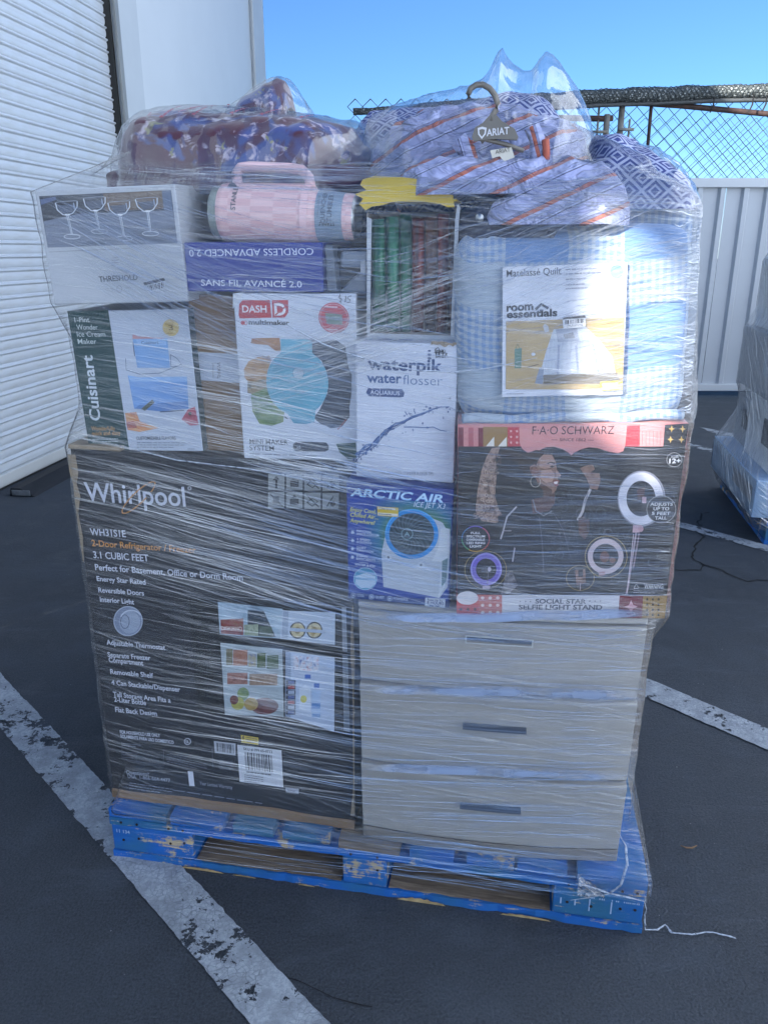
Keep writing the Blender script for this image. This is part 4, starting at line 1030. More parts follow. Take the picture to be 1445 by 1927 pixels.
# ring lights
a.ring(1205, 926, 46, 50, 3.5, '8c8c98'); a.ring(1204, 926, 43, 47, 15, 'd6d4de'); a.ell(1204, 926, 28, 32, '23252b'); a.rect(1190, 905, 1218, 948, '2e3037'); a.poly([(1196, 910), (1212, 905), (1210, 922), (1198, 930)], FOTO('skin_shadow', (), 1)); a.rect(1206, 923, 1214, 934, 'c8a4aa'); a.rect(1188, 934, 1204, 944, '15161a')
a.poly([(1189, 974), (1203, 974), (1201, 987), (1188, 987)], 'b99aa2'); a.ell(1204, 980, 5, 6, 'b08c94'); a.line([(1195, 987), (1180, 1085), (1177, 1098)], 3.6, '9c8a94'); a.line([(1190, 990), (1178, 1098)], 1.2, 'c9b8c0')
a.line([(1201, 987), (1190, 1052)], 3, '7d6c76')
a.ell(1243, 945, 28, 24.5, '2a2b31'); a.ring(1243, 945, 28.5, 25, 1.1, '9a9a9c')
for k, s_ in enumerate(('ADJUSTS', 'UP TO', '5 FEET', 'TALL')): L = 3.1 * len(s_); a.text(s_, (1243 - L, 938.5 + 8.3 * k), (1243 + L - k * .6, 938.2 + 8.3 * k), 5.4, 'd3d3d6', .022)
a.ring(1138, 1031, 40.5, 38, 1.1, 'a08c54'); a.ring(1137, 1030, 34, 32, 9.5, 'c6b4b8'); a.ell(1137, 1030, 24.5, 22.5, '2b2a30'); a.ell(1135, 1031, 9, 10, '6b4a40'); a.ell(1150, 1037, 6, 5, '7a5a50'); a.poly([(1124, 1059), (1136, 1057), (1136, 1064), (1124, 1065)], 'a8888c')
a.ring(1089, 1069, 27, 23, 1, '8c7c50'); a.poly([(1079, 1055), (1098, 1053), (1100, 1078), (1082, 1082)], FOTO('skin', (), 1)); a.rect(1085, 1052, 1094, 1067, '33323a'); a.line([(1089, 1078), (1089, 1092)], 1.6, '9a8a8e')
a.ring(912, 1054, 39, 34, 1.1, '8c7c50'); a.ring(913, 1053, 29, 29, 10, '6a5cb4'); a.ring(913, 1053, 29, 29, 3, '8d84cc'); a.ell(913, 1053, 19, 19, '20222c'); a.rect(904, 1050, 921, 1058, '3c4150'); a.ell(919, 1053, 3.2, 4, 'a9a4b8'); a.line([(917, 1058), (915, 1080)], 1.4, '5c5a68'); a.rect(906, 1083, 920, 1088, 'b4a0b0')
a.ell(894, 999, 25, 22, '22242b')
for k, cc in enumerate(('3f6fa0', '6a5cb4', 'a8506c', 'a8443c', 'b08a3c', '4a8c60')): a.ring(894, 999, 26, 23, 1.6, cc, 0, 10, 180 + 60 * k, 240 + 60 * k)
for k, s_ in enumerate(('FULL', 'SPECTRUM', 'DIMMABLE', 'LED RING', 'LIGHT')): L = 2.0 * len(s_) + 1; a.text(s_, (894 - L, 990.5 + 5.9 * k), (894 + L, 990.5 + 5.9 * k), 3.7, 'c9c9ce', .03)
a.ring(1267, 855.5, 15, 13, 1, '9a9a9c'); a.text('AGES', (1260, 852), (1275, 851.5), 3, 'c9c9ce', .02); a.text('12+', (1257, 862), (1279, 861), 8, 'd6d6da', .03)
a.text('WARNING:', (1211, 1088.5), (1249, 1088.5), 8, 'd0d0d4', .01); a.line([(1191, 1088), (1196, 1080), (1201, 1088), (1191, 1088)], 1, 'c0c0c4'); a.micro((1191, 1092), (1250, 1093), 1.5, '8b8b92', 2, 3.8, 4)
# bottom band
a.poly([(858, 1098), (1256, 1101), (1251, 1143), (858, 1135)], 'c3c3cb')
a.poly([(858, 1098), (899, 1098), (899, 1136), (858, 1135)], 'b4484a'); a.ell(878, 1104, 20, 12, 'd0cccf')
for k in range(3): a.ell(866 + 13 * k, 1124, 2.6, 2.6, '3a2024')
a.poly([(899, 1098), (942, 1099), (942, 1137), (899, 1136)], 'b4605c')
for i in range(3):
    for j in range(3): a.ell(906 + 14 * i, 1104 + 13 * j, 3.2, 2.8, 'd8c4c2')
a.poly([(1164, 1101), (1209, 1101.5), (1207, 1142), (1161, 1141)], MR); a.poly([(1186, 1109), (1190, 1118), (1199, 1121), (1190, 1125), (1186, 1134), (1182, 1125), (1173, 1121), (1182, 1118)], 'c08c96')
a.poly([(1209, 1101), (1256, 1101), (1251, 1143), (1207, 1142)], FOTO('gold_dots', ('7d6236', '9c7c48'), 15))
for i in range(3):
    for j in range(4): a.ell(1217 + 11 * i, 1108 + 9.5 * j, 2.2, 2.2, '33291a')
a.text('SOCIAL STAR', (1004, 1114), (1100, 1115), 7.5, '3c4254', .03); a.text('SELFIE LIGHT STAND', (973, 1124.5), (1130.5, 1126), 8, '3c4254', .03); a.micro((1015, 1132), (1086, 1133), 1.6, '9a9aa6', 1)
for x in (976, 986, 995, 1107, 1117, 1127): a.ell(x, 1110.5, 1.3, 1.3, '6a6d7a')
a.build('printed_front', ls)

# ---- plain cartons that carry the back of the load
for (x0, x1, y0, y1, z0, z1, lab) in ((.0, .585, .62, 1.0, .141, .995, 'plain brown carton behind the refrigerator carton'), (.61, 1.19, .46, 1.0, .141, .725, 'plain brown carton behind the drawer chest'),
                                      (.62, 1.18, .19, .97, .731, 1.09, 'plain brown carton behind the light stand carton'), (.02, .60, .385, .97, 1.0, 1.485, 'plain brown carton behind the glassware cartons'), (.62, .80, .16, .50, 1.095, 1.40, 'plain brown carton behind the torn yellow box')):
    t = carton('brown_carton', lab, 'carton', ((x0 + x1) / 2, y0, z0, x1 - x0, z1 - z0, 0, 0, 0), y1 - y0, (KRAFT, KRAFT, KRAFT), x0 + z0, .003)

# ================================================================== DRAWER CHEST
TAUPE = MAT('taupe_laminate', 'a5a19b', .42, .06, 3, (50, .05, .001))
TAUPE2 = MAT('taupe_carcass', '7f7a74', .5, .06, 3)
CW, CH, CD = .552, .588, .40
dm = PM @ Matrix.Translation((.884, .032, .1415)) @ Matrix.Rotation(R(2.6), 4, 'Z') @ Matrix.Rotation(R(1.6), 4, 'X')
dr = thing('drawer_chest', 'taupe chest of three bowed drawers at the lower right of the load', 'chest of drawers', dm)
m = MB(); m.box(-CW / 2 + .004, CW / 2 - .004, .022, CD, .0, CH - .012); m.build('carcass', TAUPE2, dr, bevel=.003)
def bow(x): return -.018 * (1 - (2 * x / CW) ** 2)
m = MB()
P = [(-CW / 2 + CW * k / 24) for k in range(25)]
top = [(x, bow(x) - .006) for x in P] + [(CW / 2, CD), (-CW / 2, CD)]
n = len(top)
m.add([(x, y, CH - .012) for x, y in top] + [(x, y, CH) for x, y in top], [tuple(range(n))[::-1], tuple(range(n, 2 * n))] + [(i, (i + 1) % n, n + (i + 1) % n, n + i) for i in range(n)])
m.build('top_panel', TAUPE, dr, bevel=.002)
m = MB(); low = [(x, bow(x) + .002) for x in P] + [(CW / 2 - .006, .05), (-CW / 2 + .006, .05)]
m.add([(x, y, .0) for x, y in low] + [(x, y, .030) for x, y in low], [tuple(range(n))[::-1], tuple(range(n, 2 * n))] + [(i, (i + 1) % n, n + (i + 1) % n, n + i) for i in range(n)])
m.build('plinth', TAUPE2, dr, bevel=.002)
HND = MAT('blue_grey_handle', '586374', .3, metal=.2); HRIM = MAT('handle_slot_rim', 'b5b6b5', .4)
for k, (z0, z1, hz) in enumerate(((.409, .572, .534), (.211, .405, .336), (.033, .207, .138))):
    prof = [(.020, z0), (.002, z0), (.000, z0 + .003), (-.004, z0 + .06), (-.009, z1 - .03), (-.012, z1 - .006), (-.0115, z1 - .0015), (-.009, z1), (.020, z1)]
    m = MB(); m.grid(lambda i, j: (P[i] * .995, bow(P[i]) + prof[j][0], prof[j][1]), 24, 8)
    for e in (0, 24): m.add([(P[e] * .995, bow(P[e]) + y, z) for y, z in prof], [tuple(range(9))])
    d = m.build('drawer', TAUPE, dr); d.modifiers.new('bevel', 'BEVEL').width = .0015
    hx0, hx1 = -.062, .064
    fy = lambda x, z: bow(x) - .004 - .005 * (z - z0) / .1
    m = MB(); nn = 12
    def P2(i, j):
        x = hx0 + (hx1 - hx0) * i / nn; q = ((.002, -.004), (-.011, -.0035), (-.014, -.0025), (-.014, .0025), (-.012, .0035), (.002, .0035))[j]
        return (x, fy(x, hz) + q[0] * (1 if k else .3), hz + q[1] - .0015 * math.sin(math.pi * i / nn) * 0)
    m.grid(P2, nn, 5); m.add([P2(0, j) for j in range(6)], [(0, 1, 2, 3, 4, 5)]); m.add([P2(nn, j) for j in range(6)], [(0, 1, 2, 3, 4, 5)])
    h = m.build('handle', HND, d, bevel=.001)
    if k == 0:
        m = MB()
        for z in (hz - .0075, hz + .0075): m.tube([(hx0 + (hx1 - hx0) * i / nn, fy(hx0 + (hx1 - hx0) * i / nn, hz) - .0055, z) for i in range(nn + 1)], .0015, 5)
        for x in (hx0, hx1): m.tube([(x, fy(x, hz) - .0055, hz - .0075), (x, fy(x, hz) - .0055, hz + .0075)], .0017, 5)
        m.build('handle_rim', HRIM, d)

# ================================================================== TUMBLER
def pink_check():
    t = NT('pink_checks'); s = t.new('ShaderNodeSeparateXYZ'); t.L(t.co(), s.inputs[0])
    ang = t.math('ARCTAN2', s.outputs[2], s.outputs[1])
    i = t.math('FLOOR', t.math('MULTIPLY', s.outputs[0], 23.5)); j = t.math('FLOOR', t.math('MULTIPLY', ang, 4.1))
    par = t.math('ABSOLUTE', t.math('MODULO', t.math('ADD', i, j), 2.0))
    t.set(Base_Color=t.mix(par, lin('d8b0b2'), lin('e2c0c0')), Roughness=.35, Normal=t.bump(t.noise(t.co(), 200, 3), .05, .001))
    return t.m
PINK = MAT('pink_plastic', 'e6c2c4', .35, .04); STEEL = MAT('brushed_steel', 'a9adb0', .3, .1, metal=.9)
tm = PM @ Matrix.Translation((.326, .092, 1.452)) @ Matrix.Rotation(R(2.2), 4, 'Y')
tb = thing('tumbler', 'pale pink checked drinking tumbler lying on its side with a looped handle', 'tumbler', tm)
m = MB(); m.lathe([(.016, .046), (.02, .0505), (.03, .052), (.10, .0535), (.172, .0545), (.186, .051), (.195, .0455), (.20, .0435), (.25, .0405), (.262, .0395), (.2655, .0375)], 48); m.build('cup_body', pink_check(), tb, smooth=True)
m = MB(); m.lathe([(.0, .0), (.0, .040), (.003, .0455), (.016, .0465), (.019, .049)], 48); m.build('lid', MAT('clear_grey_lid', '9aa59f', .2), tb, smooth=True)
m = MB(); m.lathe([(.264, .0375), (.271, .035), (.271, .026), (.267, .024), (.267, .0)], 40); m.build('base', STEEL, tb, smooth=True)
m = MB(); m.lathe([(.176, .0556), (.1885, .0523)], 48); m.build('shoulder_ring', PINK, tb, smooth=True)
m = MB(); hp = [(.045, .046), (.042, .066), (.050, .077), (.07, .0795), (.14, .0785), (.165, .076), (.178, .064), (.182, .046)]
pts = []
for i in range(len(hp) - 1):
    for q in range(5): t_ = q / 5; pts.append((hp[i][0] + (hp[i + 1][0] - hp[i][0]) * t_, 0, hp[i][1] + (hp[i + 1][1] - hp[i][1]) * t_))
pts.append((hp[-1][0], 0, hp[-1][1]))
m.tube(pts, .0095, 10); m.build('handle', PINK, tb, smooth=True)
wrap = MB(); wrap.grid(lambda i, j: (.2005 + .048 * i / 6, -(.0443 - .0034 * i / 6) * math.cos(-2.6 + 4.6 * j / 24), (.0443 - .0034 * i / 6) * math.sin(-2.6 + 4.6 * j / 24)), 6, 24); wrap.build('paper_sleeve', INK('8596a6'), tb, smooth=True)
def cyl_text(body, axial, ang, size, rad, vertical, mb, mat, flip=1):
    vs, fs = text_mesh(body, .015)
    L = max(v[0] for v in vs); o = []
    for x, y in vs:
        if vertical: ax, th = axial - flip * y * size, ang + flip * (x - L / 2) * size / rad
        else: ax, th = axial + flip * x * size, ang + flip * y * size / rad
        o.append((ax, -rad * math.cos(th), rad * math.sin(th)))
    mb.add(o, fs, mat)
m = MB()
cyl_text('STANLEY', .058, .55, .0125, .0535, True, m, INK('5b6068'))
m.add([(.036 + dx, -.0533 * math.cos(.95 + dt), .0533 * math.sin(.95 + dt)) for dx, dt in ((0, 0), (.016, .0), (.016, .12), (.010, .2), (.012, .3), (.004, .34), (.0, .22))], [(0, 1, 2, 3, 4, 5, 6)], INK('5b6068'))
cyl_text('QUENCHER', .2195, .38, .0115, .0438, True, m, INK('4c5868')); cyl_text('TUMBLER', .2315, .36, .0125, .0432, True, m, INK('4c5868'))
cyl_text('THE FLOWSTATE', .2085, .38, .0052, .0445, True, m, INK('66727f'))
cyl_text('STANLEY', .237, -.26, .0085, .0436, False, m, INK('1b1d22'), -1)
m.build('printed_marks', None, tb, fix=False, kind='stuff')

# ================================================================== TORN BOX OF FOIL ROLLS
fb = thing('torn_gift_carton', 'open carton with torn yellow top showing shiny green and dark red rolls', 'carton', PM @ Matrix.Translation((.699, .05, 1.2325)))
BRK = MAT('inner_board', '6f675c', .8)
m = MB(); m.box(-.079, .079, .0, .10, .0, .012); m.box(-.079, .079, .096, .10, .0, .22); m.box(-.079, -.076, .0, .10, .0, .215); m.box(.076, .079, .0, .10, .0, .222); m.build('carton_body', BRK, fb)
def foil(name, col, c2):
    t = NT(name); n = t.noise(t.map(t.co(), (60, 20, 2)), 1.2, 3)
    t.set(Base_Color=t.mix(t.ramp(n, [(.35, 0.0), (.65, 1.0)]), lin(col), lin(c2)), Metallic=.3, Roughness=.3, Normal=t.bump(t.noise(t.map(t.co(), (90, 30, 4)), 1.0, 2), .15, .004))
    return t.m
FG, FR, FB = foil('green_foil', '123f30', '2f7355'), foil('red_foil', '3c1713', '7a3020'), foil('bronze_foil', '2b211c', '5c3a28')
for k, (x, r_, mt) in enumerate(((-.062, .0135, FG), (-.036, .0125, FG), (-.0125, .011, FG), (.010, .0115, FR), (.033, .0115, FB), (.054, .0105, FR), (.069, .006, FB))):
    m = MB(); m.tube([(x, .022, .012), (x + .001, .022, .10), (x - .001, .021, .205 + .004 * (k % 3))], r_, 16); m.build('foil_roll', mt, fb, smooth=True)
m = MB()
for k, (x, r_) in enumerate(((-.047, .010), (-.022, .010), (.0, .010), (.022, .011), (.045, .010))): m.tube([(x, .045, .012), (x, .045, .208)], r_, 12)
m.build('back_rolls', FB, fb, smooth=True)
m = MB(); m.prism([(-.0795, .0), (-.074, .0), (-.070, .205), (-.078, .208)], -.002, .0); m.prism([(.073, .0), (.080, .0), (.082, .20), (.084, .222), (.079, .228), (.076, .205)], -.002, .0); m.prism([(-.074, .0), (.073, .0), (.073, .008), (-.074, .010)], -.002, .0); m.build('front_frame', CARD('torn_white', 'b9bec4', .1), fb)
YP = [(683, 338), (705, 331), (760, 334), (850, 344), (855, 390), (842, 390), (828, 384), (800, 380), (770, 377), (740, 380), (720, 386), (700, 389), (688, 396), (676, 384), (684, 374), (668, 366), (690, 358), (678, 348)]
pl = []
for u, v in YP:
    q = LP(u, v, .046); pl.append((q.x - .699, q.z - 1.2325))
m = MB(); m.prism(pl, -.006, -.0045); m.build('yellow_flap', MAT('yellow_card', 'd2b432', .55, .1, 12, (30, .3, .004)), fb)
m = MB(); m.box(-.078, .078, -.004, .085, .232, .235); m.build('yellow_lid', MAT('yellow_card', 'd2b432'), fb)

# ================================================================== QUILTS
def quilt_mat(name, px_, pz_, ox, oz, blue, pale):
    t = NT(name); s = t.new('ShaderNodeSeparateXYZ'); t.L(t.co(), s.inputs[0])
    wob = t.math('MULTIPLY', t.math('SUBTRACT', t.noise(t.co(), 9, 2), .5), .016)
    x = t.math('ADD', t.math('ADD', s.outputs[0], ox), wob); v = t.math('ADD', t.math('SUBTRACT', s.outputs[2], s.outputs[1]), t.math('ADD', oz, wob))
    fx = t.math('FRACT', t.math('DIVIDE', x, px_)); fv = t.math('FRACT', t.math('DIVIDE', v, pz_))
    A = t.math('LESS_THAN', fx, .53); B = t.math('LESS_THAN', fv, .58)
    gx = t.math('LESS_THAN', t.math('FRACT', t.math('MULTIPLY', x, 82)), .5); gv = t.math('LESS_THAN', t.math('FRACT', t.math('MULTIPLY', v, 82)), .5)
    ging = t.math('MULTIPLY', t.math('ADD', gx, gv), .5)
    both = t.math('MULTIPLY', A, B); none = t.math('MULTIPLY', t.math('SUBTRACT', 1, A), t.math('SUBTRACT', 1, B))
    fac = t.math('ADD', both, t.math('MULTIPLY', t.math('SUBTRACT', t.math('SUBTRACT', 1, both), none), t.math('MULTIPLY', ging, .85)))
    fac = t.math('ADD', t.math('MULTIPLY', fac, .92), t.math('MULTIPLY', none, .04))
    col = t.mix(fac, lin(pale), lin(blue))
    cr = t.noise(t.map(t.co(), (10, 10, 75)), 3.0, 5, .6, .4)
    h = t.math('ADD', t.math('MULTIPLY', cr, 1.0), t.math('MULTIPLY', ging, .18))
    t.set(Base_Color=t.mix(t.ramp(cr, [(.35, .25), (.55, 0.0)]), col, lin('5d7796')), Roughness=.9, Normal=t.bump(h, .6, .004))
    t.b.inputs['Sheen Weight'].default_value = .2
    return t.m
def soft_block(W, D, H, seed, e=7.0, nu=44, nv=44, amp=.008, folds=0.0):
    """pillowy folded block, base at z = 0, front at y = 0"""
    m = MB()
    def P(i, j):
        u = -math.pi + 2 * math.pi * i / nu; v = -math.pi / 2 + math.pi * j / nv
        sg = lambda a, p: math.copysign(abs(a) ** p, a)
        cx_, sx_ = sg(math.cos(v), 2 / e), sg(math.sin(v), 2 / e)
        x, z, y = cx_ * sg(math.cos(u), 2 / e), cx_ * sg(math.sin(u), 2 / e), sx_
        p = Vector((x * W / 2, y * D / 2, z * H / 2))
        nrm = Vector((x / W, y / D, z / H)).normalized()
        p += nrm * (fbm(p, 9, seed) * amp + (folds * math.sin(p.y * 2 * math.pi / (D / 3) + fbm(p, 5, seed) * 2) if folds else 0))
        return (p.x, p.y + D / 2, p.z + H / 2)
    m.grid(P, nu, nv)
    return m
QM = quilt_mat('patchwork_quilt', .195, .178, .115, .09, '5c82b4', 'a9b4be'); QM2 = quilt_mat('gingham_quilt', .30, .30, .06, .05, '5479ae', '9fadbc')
q1m = PM @ Matrix.Translation((.990, -.020, 1.103)) @ Matrix.Rotation(R(6.0), 4, 'Z') @ Matrix.Rotation(R(-5), 4, 'X') @ Matrix.Rotation(R(-2.0), 4, 'Y')
q1 = thing('folded_quilt', 'folded blue and white patchwork quilt with a printed card on its front', 'quilt', q1m)
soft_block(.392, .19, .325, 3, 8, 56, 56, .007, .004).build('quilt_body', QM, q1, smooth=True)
# layers of the fold showing at the right side and the hem
m = MB(); pts = [(-.185 + .37 * k / 30, -.002 + .003 * math.sin(k), .012 + .004 * fbm((k * .1, 0, 0), 2, 1)) for k in range(31)]; m.tube(pts, .009, 10); m.build('hem', QM, q1, smooth=True)
Q = [(946, 500), (1175, 498), (1170, 738), (944, 748)]
cm = PM @ Matrix.Translation((.971, -.030, 1.153)) @ Matrix.Rotation(R(6.4), 4, 'Z') @ Matrix.Rotation(R(-6), 4, 'X') @ Matrix.Rotation(R(-2.0), 4, 'Y')
CWd, CHt = .200, .2115
m = MB(); m.box(-CWd / 2, CWd / 2, .0, .0012, 0, CHt)
bpy.context.view_layer.update()
cd = m.build('printed_card', CARD('card_white', 'cdd1dc', .04), q1, matrix=q1m.inverted() @ cm)
a = Art(Q, CWd, CHt)
a.text('Matelass\u00e9 Quilt', (953, 519), (1056, 516), 13, '1d1f25', .006)
for k, y in enumerate((508, 516, 526, 536, 543)): a.micro((1064, y), (1124 + (20 if k < 2 else -10), y - 1.5), 2.6, '8a8e9a', 1, 0, k)
a.ell(1156, 514, 12, 12, '7fa3c4'); a.micro((1150, 513), (1162, 512), 1.6, 'c3d0de', 1)
a.text('room', (953, 584), (1004, 581), 15, '2c2f36', .035); a.line([(1008, 581), (1019, 571), (1032, 579)], 5, '2c2f36'); a.poly([(1016, 581), (1022, 581), (1022, 586), (1016, 586)], '2c2f36'); a.text('essentials', (953, 596.5), (1049, 593), 13.5, '2c2f36', .035)
a.poly([(952, 603), (1171, 596), (1170, 729), (951, 733)], FOTO('tan_room', ('9c8458', 'ab9468', 'a48c60'), 4))
a.poly([(1022, 612), (1026, 607), (1032, 612), (1034, 622), (1026, 624)], 'b4b4b8')
a.poly([(1042, 618), (1100, 612), (1128, 640), (1150, 668), (1160, 715), (1023, 722), (1020, 690), (1028, 660)], FOTO('bed_cover', ('8d95a6', 'b3bac6', '9fa8b6'), 16, (7, 1, 1)))
a.poly([(1046, 618), (1085, 615), (1090, 640), (1050, 642)], '8f97a8'); a.poly([(1060, 628), (1078, 623), (1082, 634), (1064, 636)], '5f6470')
for k in range(7): a.line([(1036 + 16 * k, 648), (1030 + 20 * k, 718)], 4, '8b93a8' if k % 2 else 'a9b0be')
a.poly([(1023, 704), (1160, 698), (1166, 718), (1023, 722)], '6a6255'); a.poly([(1007, 720), (1016, 690), (1024, 690), (1022, 722)], '7a8496')
a.poly([(968, 655), (982, 653), (981, 692), (968, 692)], '4f7466'); a.line([(970, 655), (974, 645), (978, 655)], 1.4, '4a6a50'); a.line([(990, 660), (1006, 652), (1018, 658)], 1.4, 'b9a27c'); a.line([(992, 690), (1014, 684)], 2, '6d5c40'); a.ell(1004, 665, 4, 3, 'b9bec8')
a.micro((952, 742), (998, 740), 1.5, '8a8e9a', 1)
a.build('printed_front', cd)
lb = Art(Q, CWd, CHt, y0=-.0045)
lb.poly([(1058, 600), (1060, 596), (1099, 592), (1101, 611), (1096, 614), (1060, 617)], 'c9ccd2'); lb.poly([(1058, 600), (1060, 596), (1099, 592), (1101, 597)], '2d2f36'); lb.bars([(1063, 601), (1099, 598), (1099, 606), (1063, 609)], 16, '24262b', 7); lb.text('LPNN875296', (1066, 614.5), (1096, 612), 4, '3a3d44', .01)
lb.poly([(1128, 715), (1168, 712), (1169, 730), (1129, 732)], 'c9b845'); lb.poly([(1132, 718), (1160, 716), (1160, 722), (1132, 724)], 'bcbfa8'); lb.poly([(1132, 726), (1166, 724), (1166, 728), (1132, 730)], 'bcbfa8')
lb.build('barcode_label', cd)
q2 = thing('folded_quilt', 'blue gingham quilt folded behind the patchwork one at the right edge', 'quilt', PM @ Matrix.Translation((.992, .185, 1.093)) @ Matrix.Rotation(R(3), 4, 'Z'))
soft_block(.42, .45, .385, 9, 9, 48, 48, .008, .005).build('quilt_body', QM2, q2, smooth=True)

# ================================================================== BAGGED TEXTILES ON TOP
def interp(o, x):
    if x <= o[0][0]: return o[0][1]
    for (a0, b0), (a1, b1) in zip(o, o[1:]):
        if x <= a1: return b0 + (b1 - b0) * (x - a0) / (a1 - a0)
    return o[-1][1]
class Pouch:
    """closed soft body: top outline over x, resting on z = base, bulging front and back"""
    def __init__(s, outline, base, yf, yb, p, amp=.006, seed=1, nscale=(9, 9, 20)):
        s.o, s.base, s.yf, s.yb, s.p, s.amp, s.seed, s.ns = outline, base, yf, yb, p, amp, seed, nscale
        s.x0, s.x1 = outline[0][0], outline[-1][0]
    def pt(s, a, t):
        x = s.x0 + (s.x1 - s.x0) * a; zt = interp(s.o, x)
        taper = min(1, (4.0 * min(a, 1 - a) + .25)) ** .5
        k = abs(2 * t - 1); q = (1 - k ** s.p) ** (1 / s.p) if k < 1 else 0
        ym = (s.yf + s.yb) / 2; hw = (s.yb - s.yf) / 2 * taper
        y = ym + hw * (2 * t - 1); z = s.base + (zt - s.base) * q
        v = Vector((x * s.ns[0], y * s.ns[1], z * s.ns[2]))
        d = s.amp * (noise.fractal(v + Vector((s.seed, 0, 0)), 1, 2, 4) + .7 * (1 - abs(noise.noise(v * 1.7 + Vector((0, s.seed, 0)))) * 3))
        return Vector((x, y - d * (1 if t < .5 else -1) * 1.0, z + d * .6 * q))
    def mesh(s, nu=90, nv=50):
        m = MB(); m.grid(lambda i, j: s.pt(i / nu, j / nv), nu, nv); m.uv = [(i / nu * (s.x1 - s.x0), j / nv * .5) for i in range(nu + 1) for j in range(nv + 1)]
        return m
    def yfront(s, x, z):
        zt = interp(s.o, x); q = min(.999, max(.02, (z - s.base) / max(.01, zt - s.base)))
        k = (1 - q ** s.p) ** (1 / s.p); a = (x - s.x0) / (s.x1 - s.x0); taper = min(1, 4.0 * min(a, 1 - a) + .25) ** .5
        return (s.yf + s.yb) / 2 - (s.yb - s.yf) / 2 * taper * k
def OL(pts, y): return [(LP(u, v, y).x, LP(u, v, y).z) for u, v in pts]

def floral():
    t = NT('maroon_floral'); c = t.co(); w = t.mix(.10, c, t.new('ShaderNodeTexNoise', i_Scale=22.0).outputs[1])
    n1 = t.noise(t.map(c, loc=(2, 0, 0)), 11, 3, .6, .5); n2 = t.noise(t.map(c, loc=(7, 3, 1)), 26, 4, .65, .8); n3 = t.noise(t.map(c, loc=(1, 9, 4)), 34, 3, .6)
    col = t.mix(t.ramp(n1, [(.52, 0.0), (.58, 1.0)]), lin('46192f'), lin('3a477e'))
    col = t.mix(t.math('MULTIPLY', t.ramp(n2, [(.56, 0.0), (.64, .9)]), t.ramp(n1, [(.475, 0.0), (.51, 1.0)])), col, lin('b4a8b4'))
    col = t.mix(t.math('MULTIPLY', t.ramp(n3, [(.62, 0.0), (.66, 1.0)]), t.ramp(n1, [(.51, 0.0), (.55, .8)])), col, lin('8d8a52'))
    t.set(Base_Color=col, Roughness=.7, Normal=t.bump(t.noise(c, 40, 4), .3, .004)); t.b.inputs['Sheen Weight'].default_value = .3
    return t.m
FLO = floral()
MAR = MAT('maroon_cloth', '451a2c', .7, .2, 8, (30, .3, .005))
# film materials ------------------------------------------------------
def film_mat(name, haze, gloss, dirs, zone=1.6, rough=.14, bump=.5, tint='ffffff', base=.012):
    t = NT(name); t.n.remove(t.b); uv = t.co('UV')
    acc = None; hacc = None
    for ang, sx, sy, lo, hi, w in dirs:
        n = t.noise(t.map(t.map(uv, rot=(0, 0, R(ang))), (sx, sy, 1)), 1.0, 3, .62, .15)
        r = t.math('MULTIPLY', t.ramp(n, [(lo, 0.0), (hi, 1.0)]), w)
        acc = r if acc is None else t.math('MAXIMUM', acc, r); hacc = n if hacc is None else t.math('ADD', hacc, n)
    z = t.ramp(t.noise(t.map(uv, loc=(3, 1, 0)), zone * 2.2, 2, .6), [(.33, .15), (.68, 1.0)])
    streak = t.math('MULTIPLY', acc, z, clamp=True)
    nrm = t.bump(hacc, bump, .006)
    tr = t.new('ShaderNodeBsdfTransparent'); tr.inputs[0].default_value = lin(tint)
    gl = t.new('ShaderNodeBsdfGlossy'); gl.inputs['Roughness'].default_value = rough; t.L(nrm, gl.inputs['Normal'])
    df = t.new('ShaderNodeBsdfDiffuse'); df.inputs[0].default_value = (.82, .84, .86, 1); t.L(nrm, df.inputs['Normal'])
    tl = t.new('ShaderNodeBsdfTranslucent'); tl.inputs[0].default_value = (.82, .84, .86, 1)
    lw = t.new('ShaderNodeLayerWeight'); lw.inputs[0].default_value = .5
    fr_ = t.math('ADD', t.math('MULTIPLY', t.math('POWER', lw.outputs['Facing'], 5.0), .9), .055)
    m0 = t.new('ShaderNodeMixShader'); t.L(t.math('MULTIPLY', fr_, gloss, clamp=True), m0.inputs[0]); t.L(tr.outputs[0], m0.inputs[1]); t.L(gl.outputs[0], m0.inputs[2])
    m1 = t.new('ShaderNodeMixShader'); m1.inputs[0].default_value = .5; t.L(df.outputs[0], m1.inputs[1]); t.L(tl.outputs[0], m1.inputs[2])
    m2 = t.new('ShaderNodeMixShader'); m2.inputs[0].default_value = .5; t.L(m1.outputs[0], m2.inputs[1]); t.L(gl.outputs[0], m2.inputs[2])
    m3 = t.new('ShaderNodeMixShader'); t.L(t.math('ADD', t.math('MULTIPLY', streak, haze), base), m3.inputs[0]); t.L(m0.outputs[0], m3.inputs[1]); t.L(m2.outputs[0], m3.inputs[2])
    t.L(m3.outputs[0], t.out.inputs[0])
    return t.m
BAG = film_mat('poly_bag', .38, 1.0, ((20, 3, 16, .56, .78, 1.0), (-35, 3, 14, .58, .8, .9), (75, 3, 12, .60, .82, .7)), 3.0, .07, .35, base=.09)
WRAP = film_mat('stretch_film', .78, 1.2, ((6, 1.1, 130, .54, .74, 1.0), (14, 1.6, 190, .58, .76, .9), (-4, 1.0, 90, .60, .78, .7), (3, 2.5, 330, .55, .75, .55), (5, .5, 16, .58, .82, .30)), 1.5, .13, .5, base=.008)

